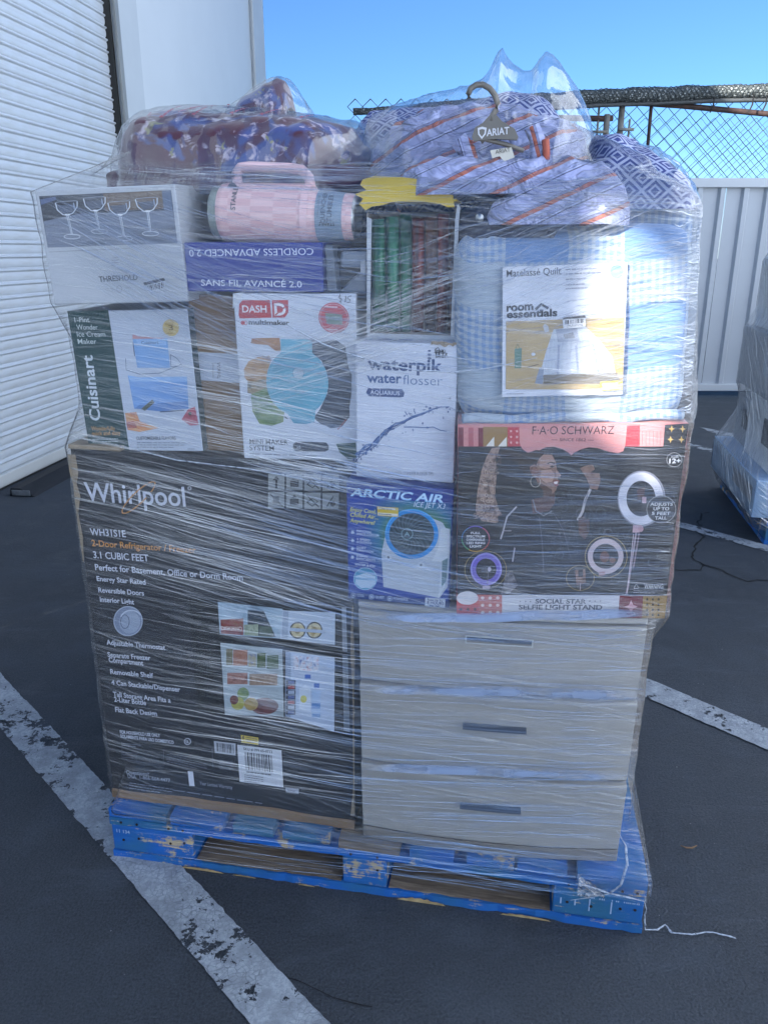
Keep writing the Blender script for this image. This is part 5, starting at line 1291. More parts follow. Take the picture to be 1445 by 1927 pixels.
top = 1.492
flo = thing('floral_comforter', 'maroon comforter with blue and cream flowers folded at the top left of the load', 'comforter', PM)
po = Pouch(OL([(208, 318), (222, 262), (236, 222), (270, 204), (330, 200), (400, 206), (470, 204), (560, 212), (640, 226), (672, 262), (690, 318)], .2), top + .03, .10, .62, 3.2, .007, 3, (12, 9, 30))
po.mesh().build('upper_fold', FLO, flo, smooth=True)
m = soft_block(.535, .50, .05, 21, 6, 48, 40, .004); m.build('lower_fold', MAR, flo, smooth=True, matrix=Matrix.Translation((.335, .10, top - .004)))
bag1 = thing('plastic_bag', 'clear plastic bag with red print round the maroon floral comforter', 'plastic bag', PM)
pb = Pouch(OL([(190, 328), (212, 255), (226, 208), (262, 190), (310, 184), (400, 183), (450, 187), (520, 192), (600, 205), (660, 216), (690, 250), (712, 322)], .2), top - .01, .078, .66, 2.6, .005, 5, (12, 9, 20))
pb.mesh(110, 60).build('bag_film', BAG, bag1, smooth=True)
m = MB(); RED = INK('b03044')
for u, v, s_, ang in ((333, 218, 'Reuse at pa', 82), (388, 212, 'Reuse at pa', 78), (452, 208, 'Reuse a', 66), (506, 210, 'Reuse', 62), (575, 214, 'Reu', 50), (304, 212, 'tra', 105), (352, 205, 'recycl', 40), (365, 196, 'lightful', 38)):
    q = LP(u, v, .2); vs, fs = text_mesh(s_, .01); k_ = .0115 if len(s_) > 6 or s_.startswith('Reu') else .008
    o_ = []
    for x, y in vs:
        X = q.x + k_ * (x * math.cos(R(ang)) - y * math.sin(R(ang))); Z = q.z + k_ * .8 * (x * math.sin(R(ang)) + y * math.cos(R(ang))) - .012
        o_.append((X, min(pb.yfront(X, Z) - .008, .3), Z))
    m.add(o_, fs, RED)
m.build('red_print', None, bag1, fix=False, kind='stuff')
pil = thing('bagged_cushion', 'small maroon cushion in a clear bag peaking above the floral comforter', 'cushion', PM)
pp = Pouch(OL([(445, 196), (470, 176), (500, 158), (520, 146), (532, 152), (540, 172), (545, 200)], .32), 1.60, .25, .42, 2.2, .004, 8); pp.mesh(40, 26).build('cushion_cover', FLO, pil, smooth=True)
pp = Pouch(OL([(430, 200), (470, 168), (505, 148), (524, 140), (540, 146), (556, 168), (582, 204)], .32), 1.595, .235, .44, 2.0, .005, 9); pp.mesh(50, 30).build('bag_film', BAG, pil, smooth=True)

# navy geometric cushions behind
def navy_geo():
    t = NT('navy_geometric'); c = t.co(); s = t.new('ShaderNodeSeparateXYZ'); t.L(t.map(c, (1, 1, 1), (0, 0, 0)), s.inputs[0])
    a_ = t.math('MULTIPLY', t.math('ADD', s.outputs[0], t.math('ADD', s.outputs[2], t.math('MULTIPLY', s.outputs[1], .6))), 22.0); b_ = t.math('MULTIPLY', t.math('SUBTRACT', s.outputs[0], t.math('ADD', s.outputs[2], t.math('MULTIPLY', s.outputs[1], .6))), 22.0)
    fa, fb_ = t.math('ABSOLUTE', t.math('SUBTRACT', t.math('FRACT', a_), .5)), t.math('ABSOLUTE', t.math('SUBTRACT', t.math('FRACT', b_), .5))
    d = t.math('MAXIMUM', fa, fb_)
    ln = t.math('ADD', t.math('GREATER_THAN', d, .42), t.math('MULTIPLY', t.math('LESS_THAN', d, .28), t.math('GREATER_THAN', d, .17)), clamp=True)
    t.set(Base_Color=t.mix(ln, lin('36427c'), lin('a4aac4')), Roughness=.85, Normal=t.bump(t.noise(c, 60, 4), .3, .003))
    return t.m
NAVY = navy_geo()
nv1 = thing('navy_cushion', 'navy cushion with white lattice pattern showing behind the plastic bag peaks', 'cushion', PM)
Pouch(OL([(660, 300), (668, 225), (690, 205), (760, 200), (840, 200), (905, 182), (950, 168), (1000, 172), (1040, 192), (1075, 240), (1090, 300)], .42), 1.42, .33, .66, 2.8, .006, 12).mesh(70, 40).build('cushion_cover', NAVY, nv1, smooth=True)
nv2 = thing('navy_cushion', 'navy cushion with white lattice pattern at the top right corner of the load', 'cushion', PM)
Pouch(OL([(1085, 400), (1095, 300), (1120, 250), (1160, 248), (1200, 268), (1240, 290), (1275, 318), (1300, 350), (1312, 385)], .30), 1.455, .17, .58, 2.6, .007, 14).mesh(60, 40).build('cushion_cover', NAVY, nv2, smooth=True)
bg3 = thing('plastic_bag', 'loose clear plastic bag over the lattice cushion at the top right corner', 'plastic bag', PM)
Pouch(OL([(1110, 400), (1118, 285), (1150, 262), (1200, 262), (1245, 276), (1280, 300), (1300, 335), (1318, 372)], .28), 1.45, .14, .6, 2.0, .009, 17, (14, 10, 18)).mesh(70, 44).build('bag_film', BAG, bg3, smooth=True)

# striped shirt on a hanger, folded into a bag
def stripes(name, vert):
    t = NT(name); s = t.new('ShaderNodeSeparateXYZ'); t.L(t.co(), s.inputs[0])
    if vert == 0: x = t.math('ADD', s.outputs[0], t.math('MULTIPLY', s.outputs[2], .35))
    elif vert == 1: x = t.math('ADD', s.outputs[2], t.math('MULTIPLY', t.math('SUBTRACT', 0, s.outputs[1]), .9))
    else: x = t.math('ADD', t.math('MULTIPLY', s.outputs[2], .9), t.math('MULTIPLY', s.outputs[0], -.42))
    x = t.math('ADD', x, t.math('MULTIPLY', t.noise(t.co(), 7, 2), .010))
    f = t.math('FRACT', t.math('MULTIPLY', x, 19.0))
    col = t.ramp(f, [(0.0, lin('9aa0c6')), (.18, lin('9aa0c6')), (.19, lin('353a58')), (.215, lin('353a58')), (.22, lin('a8aed0')), (.27, lin('a8aed0')), (.28, lin('4a4f70')), (.295, lin('9aa0c6')), (.52, lin('a8aed0')), (.53, lin('a8604f')), (.64, lin('b06a58')), (.65, lin('353a58')), (.68, lin('9aa0c6')), (.70, lin('4a4f70')), (.72, lin('a8aed0')), (.73, lin('353a58')), (.75, lin('a8aed0')), (1.0, lin('9aa0c6'))])
    t.n[-1].color_ramp.interpolation = 'LINEAR'
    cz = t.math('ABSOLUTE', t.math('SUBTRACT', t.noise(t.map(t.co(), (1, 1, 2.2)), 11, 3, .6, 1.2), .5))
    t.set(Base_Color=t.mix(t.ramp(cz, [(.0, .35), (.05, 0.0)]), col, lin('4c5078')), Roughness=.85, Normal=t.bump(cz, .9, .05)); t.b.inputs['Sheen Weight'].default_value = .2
    return t.m
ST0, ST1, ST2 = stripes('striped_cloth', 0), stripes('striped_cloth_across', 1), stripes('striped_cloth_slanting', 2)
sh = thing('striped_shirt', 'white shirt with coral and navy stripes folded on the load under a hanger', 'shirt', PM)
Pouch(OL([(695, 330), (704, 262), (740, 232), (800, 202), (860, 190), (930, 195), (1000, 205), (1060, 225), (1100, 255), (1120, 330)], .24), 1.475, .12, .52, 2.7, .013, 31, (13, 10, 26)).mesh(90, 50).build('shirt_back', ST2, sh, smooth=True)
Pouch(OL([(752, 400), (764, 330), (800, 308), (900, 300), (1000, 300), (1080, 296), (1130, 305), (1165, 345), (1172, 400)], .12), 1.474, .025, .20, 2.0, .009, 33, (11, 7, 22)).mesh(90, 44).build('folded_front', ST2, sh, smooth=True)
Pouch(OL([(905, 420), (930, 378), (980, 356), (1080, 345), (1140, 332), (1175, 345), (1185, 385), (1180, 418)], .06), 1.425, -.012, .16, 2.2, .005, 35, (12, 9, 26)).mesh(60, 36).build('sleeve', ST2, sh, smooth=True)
def strip(name, px_, w, y, mat, parent, thick=.004):
    P_ = [LP(u, v, y) for u, v in px_]; m = MB(); vs = []
    for i, p in enumerate(P_):
        d = (P_[min(i + 1, len(P_) - 1)] - P_[max(i - 1, 0)]).normalized(); nn = Vector((-d.z, 0, d.x)) * w / 2; ww = 1.0
        for e, dy in ((-1, 0), (0, -.007), (1, 0)): vs.append(p + nn * e * ww + Vector((0, dy, 0)))
    n = len(P_)
    m.add(vs, [(3 * i + j, 3 * i + 3 + j, 3 * i + 4 + j, 3 * i + 1 + j) for i in range(n - 1) for j in range(2)])
    o = m.build(name, mat, parent, smooth=True); sd = o.modifiers.new('s', 'SOLIDIFY'); sd.thickness = thick
    return o
strip('collar', [(862, 262), (872, 275), (885, 295), (900, 320)], .030, .085, ST0, sh)
strip('collar', [(1000, 238), (1010, 262), (1012, 290), (1006, 318)], .026, .085, ST0, sh)
strip('button_placket', [(1026, 262), (1028, 290), (1024, 330)], .012, .080, MAT('coral_cloth', 'b5604e', .85, .1, 20, (50, .3, .003)), sh)
bt = MB(); q = LP(1040, 356, .028); bt.lathe([(-.002, 0), (-.002, .006), (.002, .006), (.002, 0)], 16, None, Matrix.Translation(q) @ Matrix.Rotation(R(90), 4, 'Z')); bt.build('button', MAT('button_grey', '6d7484', .3), sh, smooth=True)
HG = MAT('grey_brown_plastic', '6f6a62', .4, .06)
hg = thing('coat_hanger', 'taupe plastic coat hanger with a hook and a white name on its neck', 'hanger', PM @ Matrix.Translation((0, .07, 0)))
hk = [LP(u, v, .07) for u, v in ((882, 186), (881, 177), (885, 167), (895, 160), (908, 159), (921, 166), (931, 179), (936, 194), (933, 207), (926, 218), (924, 228))]
m = MB(); m.tube([(p.x, 0, p.z) for p in hk], .0048, 8); m.build('hook', HG, hg, smooth=True)
bd = [LP(u, v, .07) for u, v in ((924, 214), (935, 218), (944, 228), (968, 243), (975, 258), (972, 264), (935, 262), (891, 266), (888, 258), (894, 240), (908, 232))]
m = MB(); m.prism([(p.x, p.z) for p in bd], -.004, .004); m.build('neck_plate', HG, hg, bevel=.002)
arm = [LP(u, v, .075) for u, v in ((905, 268), (912, 262), (935, 268), (952, 272), (985, 284))]
m = MB(); m.tube([(p.x, .004, p.z) for p in arm], .004, 6); m.build('shoulder_arm', HG, hg, smooth=True)
m = MB(); A0, A1 = LP(916, 257, .07), LP(958, 253, .07); vs, fs = text_mesh('ARIAT', .02); L = max(v[0] for v in vs); k_ = (A1 - A0).length / L
an = math.atan2(A1.z - A0.z, A1.x - A0.x)
m.add([(A0.x + k_ * (x * math.cos(an) - y * math.sin(an)), -.0055, A0.z + k_ * 1.15 * (x * math.sin(an) + y * math.cos(an))) for x, y in vs], fs, INK('d0d0d4'))
c_ = LP(907, 251, .07)
for sx in (1, .62):
    m.add([(c_.x + .0075 * sx * x, -.0055 - (1 - sx) * .001, c_.z + .0095 * sx * z) for x, z in ((-1, .8), (0, 1), (1, .8), (.85, -.2), (0, -1), (-.85, -.2))], [(0, 1, 2, 3, 4, 5)], INK('d0d0d4') if sx == 1 else INK('6f6a62'))
m.build('printed_name', None, hg, fix=False)
tg = thing('paper_tag', 'small white paper garment tag hanging below the coat hanger', 'tag', PM)
pl = [LP(u, v, .062) for u, v in ((922, 283), (962, 277), (968, 296), (948, 304), (940, 294), (926, 298))]
m = MB(); m.prism([(p.x, p.z) for p in pl], .060, .0612); m.build('tag_card', INK('c9c4b6'), tg)
A0, A1 = LP(932, 290, .06), LP(960, 285, .06); vs, fs = text_mesh('ARIAT', .01); L = max(v[0] for v in vs); k_ = (A1 - A0).length / L; an = math.atan2(A1.z - A0.z, A1.x - A0.x)
m = MB(); m.add([(A0.x + k_ * (x * math.cos(an) - y * math.sin(an)), .0592, A0.z + k_ * (x * math.sin(an) + y * math.cos(an))) for x, y in vs], fs, INK('6d675c')); m.build('tag_print', None, tg, fix=False)
bag2 = thing('plastic_bag', 'clear plastic bag with two tall pointed corners over the striped shirt', 'plastic bag', PM)
Pouch(OL([(680, 335), (690, 250), (698, 214), (760, 192), (820, 168), (868, 160), (905, 150), (925, 122), (936, 98), (945, 86), (952, 102), (966, 122), (985, 136), (1000, 134), (1014, 108), (1028, 94), (1040, 100), (1056, 118), (1078, 150), (1098, 190), (1112, 225), (1120, 262), (1126, 335)], .285), 1.46, .052, .56, 1.55, .007, 41, (12, 8, 11)).mesh(130, 60).build('bag_film', BAG, bag2, smooth=True)

# dark denim peeping out
jn = thing('folded_jeans', 'dark navy folded garment with a button under the striped shirt', 'jeans', PM)
DEN = MAT('dark_denim', '1b2236', .85, .3, 20, (60, .4, .004))
Pouch(OL([(856, 430), (862, 392), (900, 376), (1000, 362), (1050, 366), (1068, 395), (1075, 430)], .03), 1.405, .004, .22, 2.8, .005, 51, (14, 10, 30)).mesh(60, 30).build('denim_fold', DEN, jn, smooth=True)
q = LP(902, 410, .0); bt = MB(); bt.lathe([(-.002, 0), (-.002, .007), (.002, .007)], 16, None, Matrix.Translation(q) @ Matrix.Rotation(R(90), 4, 'Z')); bt.build('metal_button', STEEL, jn, smooth=True)

# ================================================================== STRETCH FILM
def hull2d(P):
    P = sorted(set((round(x, 5), round(y, 5)) for x, y in P))
    def half(Q):
        h = []
        for p in Q:
            while len(h) > 1 and (h[-1][0] - h[-2][0]) * (p[1] - h[-2][1]) - (h[-1][1] - h[-2][1]) * (p[0] - h[-2][0]) <= 0: h.pop()
            h.append(p)
        return h
    a, b = half(P), half(P[::-1])
    return a[:-1] + b[:-1]
class Film:
    """film drawn tight round a stack of prisms; radius r(angle, height) about a centre"""
    def __init__(s, prisms, centre, z0, z1, nz=110, N=420, k=.5, ktop=2.2, ztop=1.49, off=.006, seed=1):
        s.c = centre; s.zs = np.linspace(z0, z1, nz); s.N = N
        th = np.linspace(-math.pi, math.pi, N, endpoint=False) + 1e-4
        s.th = th; cs, sn = np.cos(th), np.sin(th)
        r = np.zeros((nz, N))
        for iz, z in enumerate(s.zs):
            pts = []
            for lo, hi in prisms:
                for a, b in zip(lo, hi):
                    if a[2] - .004 <= z <= b[2] + .004 and b[2] > a[2]:
                        t = min(1, max(0, (z - a[2]) / (b[2] - a[2]))); pts.append((a[0] + (b[0] - a[0]) * t - centre[0], a[1] + (b[1] - a[1]) * t - centre[1]))
            if len(pts) < 3: continue
            h = hull2d(pts)
            for (x0, y0), (x1, y1) in zip(h, h[1:] + h[:1]):
                ex, ey = x1 - x0, y1 - y0; den = cs * ey - sn * ex
                with np.errstate(divide='ignore', invalid='ignore'):
                    t = (x0 * ey - y0 * ex) / den; u = (x0 * sn - y0 * cs) / den
                ok = (t > 0) & (u >= -1e-6) & (u <= 1 + 1e-6) & np.isfinite(t)
                r[iz] = np.where(ok, np.maximum(r[iz], t), r[iz])
        R2 = r.copy(); dz = s.zs[1] - s.zs[0]
        for iz in range(nz):
            for jz in range(nz):
                kk = ktop if s.zs[iz] > ztop else k
                R2[iz] = np.maximum(R2[iz], r[jz] - kk * abs(s.zs[iz] - s.zs[jz]))
        for _ in range(2):
            q = R2.copy(); q[1:-1] = .25 * R2[:-2] + .5 * R2[1:-1] + .25 * R2[2:]; R2 = np.maximum(q, r)
        s.r = R2 + off
        rs = np.random.RandomState(seed)
        # faint lengthwise ripple of the layers
        s.r += .0012 * np.interp(s.zs, np.linspace(z0, z1, 60), rs.randn(60))[:, None]
        s.X = centre[0] + s.r * cs; s.Y = centre[1] + s.r * sn
        s.seed = seed
        s.front = []
        for iz in range(nz):
            f = sn < -.55
            x, y = s.X[iz][f], s.Y[iz][f]; o = np.argsort(x); s.front.append((x[o], y[o]))
    def yf(s, x, z):
        f = (z - s.zs[0]) / (s.zs[1] - s.zs[0]); i = int(min(max(f, 0), len(s.zs) - 2)); f = min(1, max(0, f - i))
        return float(np.interp(x, *s.front[i]) * (1 - f) + np.interp(x, *s.front[i + 1]) * f)
    def xmax(s, z): return float(s.front[int(min(max((z - s.zs[0]) / (s.zs[1] - s.zs[0]), 0), len(s.zs) - 1))][0][-1])
    def xmin(s, z): return float(s.front[int(min(max((z - s.zs[0]) / (s.zs[1] - s.zs[0]), 0), len(s.zs) - 1))][0][0])
    def mesh(s, rag0=.02, rag1=.02):
        m = MB(); nz = len(s.zs); uv = []; vs = []
        for iz in range(nz):
            d = np.hypot(np.diff(s.X[iz], append=s.X[iz][:1]), np.diff(s.Y[iz], append=s.Y[iz][:1])); arc = np.concatenate([[0], np.cumsum(d)])
            for k in range(s.N + 1):
                kk = k % s.N; z = s.zs[iz]
                if iz == 0: z += rag0 * fbm((s.th[kk], 0, 0), 5, s.seed)
                if iz == nz - 1: z += rag1 * fbm((s.th[kk], 0, 0), 6, s.seed + 2)
                p = (s.X[iz][kk], s.Y[iz][kk], z); w = fbm(p, 26, s.seed, 2) * .0014
                vs.append((p[0] + w * math.cos(s.th[kk]), p[1] + w * math.sin(s.th[kk]), z)); uv.append((arc[k], z))
        w = s.N + 1
        m.add(vs, [(i * w + k, i * w + k + 1, (i + 1) * w + k + 1, (i + 1) * w + k) for i in range(nz - 1) for k in range(s.N)]); m.uv = uv
        return m
def wrinkle_mat():
    t = NT('film_wrinkle'); t.n.remove(t.b); uv = t.co('UV')
    n = t.noise(t.map(uv, (14, 2.0, 1)), 1.0, 2, .6)
    tr = t.new('ShaderNodeBsdfTransparent'); gl = t.new('ShaderNodeBsdfGlossy'); gl.inputs['Roughness'].default_value = .16; gl.inputs[0].default_value = (.95, .97, 1, 1)
    df = t.new('ShaderNodeBsdfDiffuse'); df.inputs[0].default_value = (.85, .87, .9, 1)
    tl = t.new('ShaderNodeBsdfTranslucent'); tl.inputs[0].default_value = (.9, .92, .95, 1); e = t.new('ShaderNodeMixShader'); e.inputs[0].default_value = .5; t.L(df.outputs[0], e.inputs[1]); t.L(tl.outputs[0], e.inputs[2])
    a = t.new('ShaderNodeMixShader'); a.inputs[0].default_value = .6; t.L(e.outputs[0], a.inputs[1]); t.L(gl.outputs[0], a.inputs[2])
    sx = t.new('ShaderNodeSeparateXYZ'); t.L(uv, sx.inputs[0])
    b = t.new('ShaderNodeMixShader'); t.L(t.math('MULTIPLY', t.ramp(n, [(.30, .05), (.54, 1.0)]), t.math('FRACT', sx.outputs[1])), b.inputs[0]); t.L(tr.outputs[0], b.inputs[1]); t.L(a.outputs[0], b.inputs[2])
    t.L(b.outputs[0], t.out.inputs[0])
    return t.m
WRK = wrinkle_mat()

def box_prism(M_, W, D, H):
    inv = PM.inverted() @ M_
    lo = [inv @ Vector(p) for p in ((-W / 2, 0, 0), (W / 2, 0, 0), (W / 2, D, 0), (-W / 2, D, 0))]; hi = [inv @ Vector(p) for p in ((-W / 2, 0, H), (W / 2, 0, H), (W / 2, D, H), (-W / 2, D, H))]
    return (lo, hi)
bpy.context.view_layer.update()
prisms = []
for o in list(COL.objects):
    if o.parent is None and 'dims' in o:
        W, D, H = o['dims']; prisms.append(box_prism(o.matrix_world.copy(), W, D, H)); del o['dims']
def loc_prism(x0, x1, y0, y1, z0, z1, top=None):
    t = top or (x0, x1, y0, y1)
    return ([(x0, y0, z0), (x1, y0, z0), (x1, y1, z0), (x0, y1, z0)], [(t[0], t[2], z1), (t[1], t[2], z1), (t[1], t[3], z1), (t[0], t[3], z1)])
prisms += [box_prism(dm @ Matrix.Translation((0, -.026, 0)), CW, .40, CH), box_prism(q1m @ Matrix.Translation((0, -.004, 0)), .375, .19, .34), loc_prism(.80, 1.222, .17, .63, 1.10, 1.475, (.80, 1.175, .17, .63)), box_prism(cm @ Matrix.Translation((0, -.006, 0)), CWd, .05, CHt),
           loc_prism(.02, 1.219, -.004, 1.016, .0, .141), loc_prism(.62, .78, .04, .15, 1.24, 1.455), loc_prism(.33, .60, .035, .14, 1.40, 1.50),
           loc_prism(.075, .59, .095, .62, 1.49, 1.56, (.11, .58, .14, .6)), loc_prism(.62, 1.14, .03, .55, 1.44, 1.53, (.66, 1.08, .08, .52)), loc_prism(.87, 1.12, .0, .2, 1.42, 1.47)]
FM = Film(prisms, (.60, .50), .122, 1.60, 130, 460, .42, 2.4, 1.492, .009, 4)
wrapf = thing('stretch_film', 'clear stretch film wound round the whole front pallet load', 'stretch film', PM)
FM.mesh(.035, .03).build('film_wrap', WRAP, wrapf, smooth=True, fix=False)

def ribbons(F, specs, seed):
    r = random.Random(seed); m = MB(); m.uv = []; vs = []; fs = []
    for (n, poly, slope, length, width, strength) in specs:
        for _ in range(int(n * 1.35)):
            # a start point inside the photo-measured quadrilateral
            a, b, c, d = poly; s_, t_ = r.random(), r.random()
            u = (a[0] * (1 - s_) + b[0] * s_) * (1 - t_) + (d[0] * (1 - s_) + c[0] * s_) * t_
            v = (a[1] * (1 - s_) + b[1] * s_) * (1 - t_) + (d[1] * (1 - s_) + c[1] * s_) * t_
            L = r.uniform(*length); sl = r.uniform(*slope); du = L / math.hypot(1, sl); dv = du * sl
            p, q = LP(u, v, -.01), LP(u + du, v + dv, -.01)
            w = r.uniform(*width) * (.45 + 1.4 * r.random() ** 2); K = max(6, int((q - p).length / .03)); bend = r.uniform(-.006, .006); st = strength * (.22 + .85 * r.random() ** 1.4); u0 = r.uniform(0, 40)
            o = len(vs)
            for k in range(K + 1):
                f = k / K; x = p.x + (q.x - p.x) * f; z = p.z + (q.z - p.z) * f + bend * math.sin(math.pi * f) + .0012 * math.sin(f * 9 + u0)
                z = min(1.58, max(.03, z)); x = min(x, F.xmax(z) - .012); x = max(x, F.xmin(z) + .012)
                y = F.yf(x, z); ww = w * min(1, 4 * f + .1, 4 * (1 - f) + .1)
                for e, dy in ((-.5, -.0012), (0, -.0012 - ww * .30), (.5, -.0012)):
                    vs.append((x, y + dy, z + e * ww)); m.uv.append((u0 + f * (q - p).length, min(.98, st * (1 if e == 0 else .55))))
                if k:
                    for e in (0, 1): fs.append((o + 3 * k - 3 + e, o + 3 * k + e, o + 3 * k + 1 + e, o + 3 * k - 2 + e))
    m.add(vs, fs)
    return m
SP = [  # count, start area in the photo, slope, length, width (m), strength
    (150, ((140, 850), (420, 870), (480, 1120), (190, 1100)), (.16, .30), (150, 620), (.0007, .0026), .9),
    (110, ((190, 1100), (520, 1130), (560, 1480), (220, 1480)), (.06, .15), (150, 560), (.0006, .0022), .8),
    (130, ((640, 1160), (1000, 1160), (1000, 1580), (660, 1560)), (.02, .10), (120, 480), (.0006, .0022), .7),
    (90, ((1000, 1170), (1150, 1170), (1090, 1600), (980, 1600)), (-.04, .07), (60, 160), (.0006, .0018), .8),
    (60, ((70, 362), (160, 365), (250, 560), (120, 560)), (.42, .62), (150, 420), (.0006, .0026), .95),
    (80, ((90, 360), (330, 350), (350, 560), (110, 560)), (.22, .45), (120, 420), (.0005, .0018), .7),
    (110, ((130, 590), (400, 570), (420, 840), (180, 830)), (.10, .26), (120, 480), (.0006, .0022), .85),
    (90, ((360, 560), (640, 560), (640, 850), (400, 850)), (.05, .22), (100, 330), (.0006, .0022), .85),
    (55, ((330, 740), (560, 640), (660, 700), (380, 800)), (-.42, -.18), (150, 340), (.0006, .0020), .85),
    (60, ((520, 640), (700, 560), (720, 600), (560, 700)), (-.48, -.25), (120, 300), (.0006, .0020), .8),
    (60, ((340, 465), (560, 465), (560, 550), (350, 550)), (-.05, .22), (100, 330), (.0005, .0018), .8),
    (60, ((350, 345), (640, 345), (640, 450), (350, 450)), (-.02, .06), (100, 360), (.0005, .0018), .7),
    (60, ((680, 500), (840, 400), (850, 560), (690, 610)), (-.42, -.10), (80, 260), (.0005, .0018), .75),
    (70, ((670, 650), (800, 650), (800, 890), (675, 890)), (.0, .12), (80, 220), (.0005, .0016), .6),
    (80, ((650, 925), (830, 925), (830, 1140), (656, 1130)), (.05, .16), (80, 260), (.0005, .0016), .7),
    (170, ((855, 830), (1200, 830), (1180, 1120), (858, 1130)), (.0, .10), (100, 330), (.0005, .0018), .75),
    (110, ((860, 440), (1050, 420), (1080, 620), (870, 640)), (-.55, -.25), (80, 260), (.0006, .0022), .8),
    (190, ((1040, 500), (1250, 430), (1260, 770), (1060, 790)), (-.30, -.05), (60, 220), (.0007, .0026), .9),
    (70, ((870, 600), (1100, 600), (1100, 800), (870, 800)), (-.35, .02), (80, 260), (.0005, .0018), .65),
    (90, ((1255, 400), (1315, 380), (1300, 770), (1262, 780)), (-.35, .25), (25, 60), (.0008, .0030), .9),
    (80, ((720, 300), (1150, 290), (1200, 400), (760, 400)), (-.12, .15), (80, 320), (.0006, .0022), .75),
    (60, ((180, 300), (650, 300), (660, 345), (120, 352)), (-.03, .05), (100, 420), (.0006, .0020), .7),
    (38, ((206, 1510), (680, 1560), (700, 1640), (215, 1600)), (.08, .16), (150, 520), (.0006, .0022), .8),
    (60, ((660, 1560), (1020, 1610), (1020, 1680), (680, 1640)), (.08, .20), (80, 360), (.0006, .0022), .8),
    (30, ((150, 860), (420, 880), (480, 1450), (220, 1450)), (.08, .26), (200, 500), (.006, .022), .16),
    (24, ((680, 1160), (900, 1160), (900, 1560), (690, 1560)), (.02, .08), (160, 420), (.006, .020), .16),
    (26, ((860, 450), (1100, 430), (1100, 780), (870, 790)), (-.35, -.1), (120, 300), (.006, .018), .16),
    (20, ((120, 380), (400, 380), (440, 800), (180, 820)), (.12, .45), (160, 400), (.006, .018), .16),
    (14, ((860, 850), (1100, 850), (1100, 1100), (870, 1100)), (.0, .08), (160, 360), (.006, .018), .14),
    (60, ((440, 850), (640, 855), (650, 910), (420, 880)), (.10, .25), (80, 260), (.0010, .0034), 1.0),
]
ribbons(FM, SP, 5).build('film_wrinkles', WRK, wrapf, smooth=False, kind='stuff', fix=False)

def ledge_fold(px_, h, out, seed):
    """film bridging the step between two drawers: a sloping glossy band"""
    m = MB(); m.uv = []; vs = []; K = 40
    for k in range(K + 1):
        f = k / K; u = px_[0][0] + (px_[1][0] - px_[0][0]) * f; v = px_[0][1] + (px_[1][1] - px_[0][1]) * f
        q = LP(u, v, -.02); y = FM.yf(q.x, q.z); e = min(1, 6 * f + .15, 5 * (1 - f) + .3); w = fbm((f * 3, seed, 0), 2, seed) * .003
        for t_, dy in ((0, .0), (.5, out * .55), (1, out)):
            vs.append((q.x, y - .002 - dy, q.z + w + h * e * (.5 - t_))); m.uv.append((f * .5 + seed, (.55, .9, .75)[int(t_ * 2)] * min(1, .25 + e)))
    m.add(vs, [(3 * k + j, 3 * k + 3 + j, 3 * k + 4 + j, 3 * k + 1 + j) for k in range(K) for j in range(2)])
    m.build('film_fold', WRK, wrapf, smooth=True, fix=False)
ledge_fold([(690, 1287), (1196, 1312)], .012, .016, 1)
ledge_fold([(690, 1437), (1172, 1470)], .011, .015, 2)
ledge_fold([(690, 1152), (1222, 1160)], .014, .012, 3)
def rope_mat():
    t = NT('twisted_film'); t.set(Base_Color=lin('c3ccd8'), Roughness=.25, Alpha=t.ramp(t.noise(t.map(t.co(), (1, 1, 1)), 60, 4), [(.3, .15), (.62, .75)]), Normal=t.bump(t.noise(t.co(), 160, 4), .7, .004))
    return t.m
ROPE = rope_mat()
def cord(name, px_, y, rad, parent, seed, flat=.6):
    P_ = []
    for (a, b) in zip(px_, px_[1:]):
        for k in range(6): P_.append((a[0] + (b[0] - a[0]) * k / 6, a[1] + (b[1] - a[1]) * k / 6))
    P_.append(px_[-1]); L_ = []; N = len(P_)
    for i, (u, v) in enumerate(P_):
        q = LP(u, v, -.01); yy = FM.yf(q.x, min(1.58, max(.03, q.z))) + y; L_.append((q.x, yy, q.z))
    m = MB(); m.tube(L_, [rad * (.6 + .5 * abs(fbm((i * .2, 0, 0), 2, seed))) * min(1, .25 + 3 * min(i, N - 1 - i) / N) for i in range(N)], 7, None, True, flat); m.build(name, ROPE, parent, smooth=True)
cord('twisted_strand', [(520, 596), (560, 620), (610, 645), (660, 663), (720, 680), (790, 692), (860, 694), (910, 688), (950, 680), (1010, 668)], -.006, .0034, wrapf, 3)
cord('twisted_strand', [(205, 842), (330, 868), (470, 880), (620, 905), (660, 918)], -.006, .0028, wrapf, 5)
# gathered knot of film and its tail at the lower right corner
cord('gathered_film', [(1082, 1658), (1110, 1664), (1146, 1677), (1166, 1662), (1180, 1630), (1178, 1600), (1160, 1570)], -.006, .0042, wrapf, 7)
cord('gathered_film', [(1070, 1690), (1110, 1684), (1146, 1677), (1180, 1684), (1216, 1694)], -.006, .0030, wrapf, 9)
m = MB(); q = LP(1110, 1672, -.014)
def P3(i, j):
    a_ = i / 16; b_ = j / 10 - .5; wd = .052 * (1 - a_) + .006
    return (q.x - .025 + .055 * a_, -.014 - .010 * fbm((a_ * 2, b_ * 2, 1), 3, 4) - .006 * math.sin(b_ * 14), q.z + .002 - .012 * a_ + wd * b_ + .004 * fbm((a_, b_, 4), 6, 2))
m.grid(P3, 16, 10); m.uv = [(i / 16 * .06, j / 10 * .05) for i in range(17) for j in range(11)]
m.build('crumpled_film', film_mat('crumpled_film', .95, 1.5, ((0, 30, 200, .40, .6, 1.0), (40, 60, 120, .45, .62, .8)), 3, .15, 1.0), wrapf, smooth=True, fix=False)
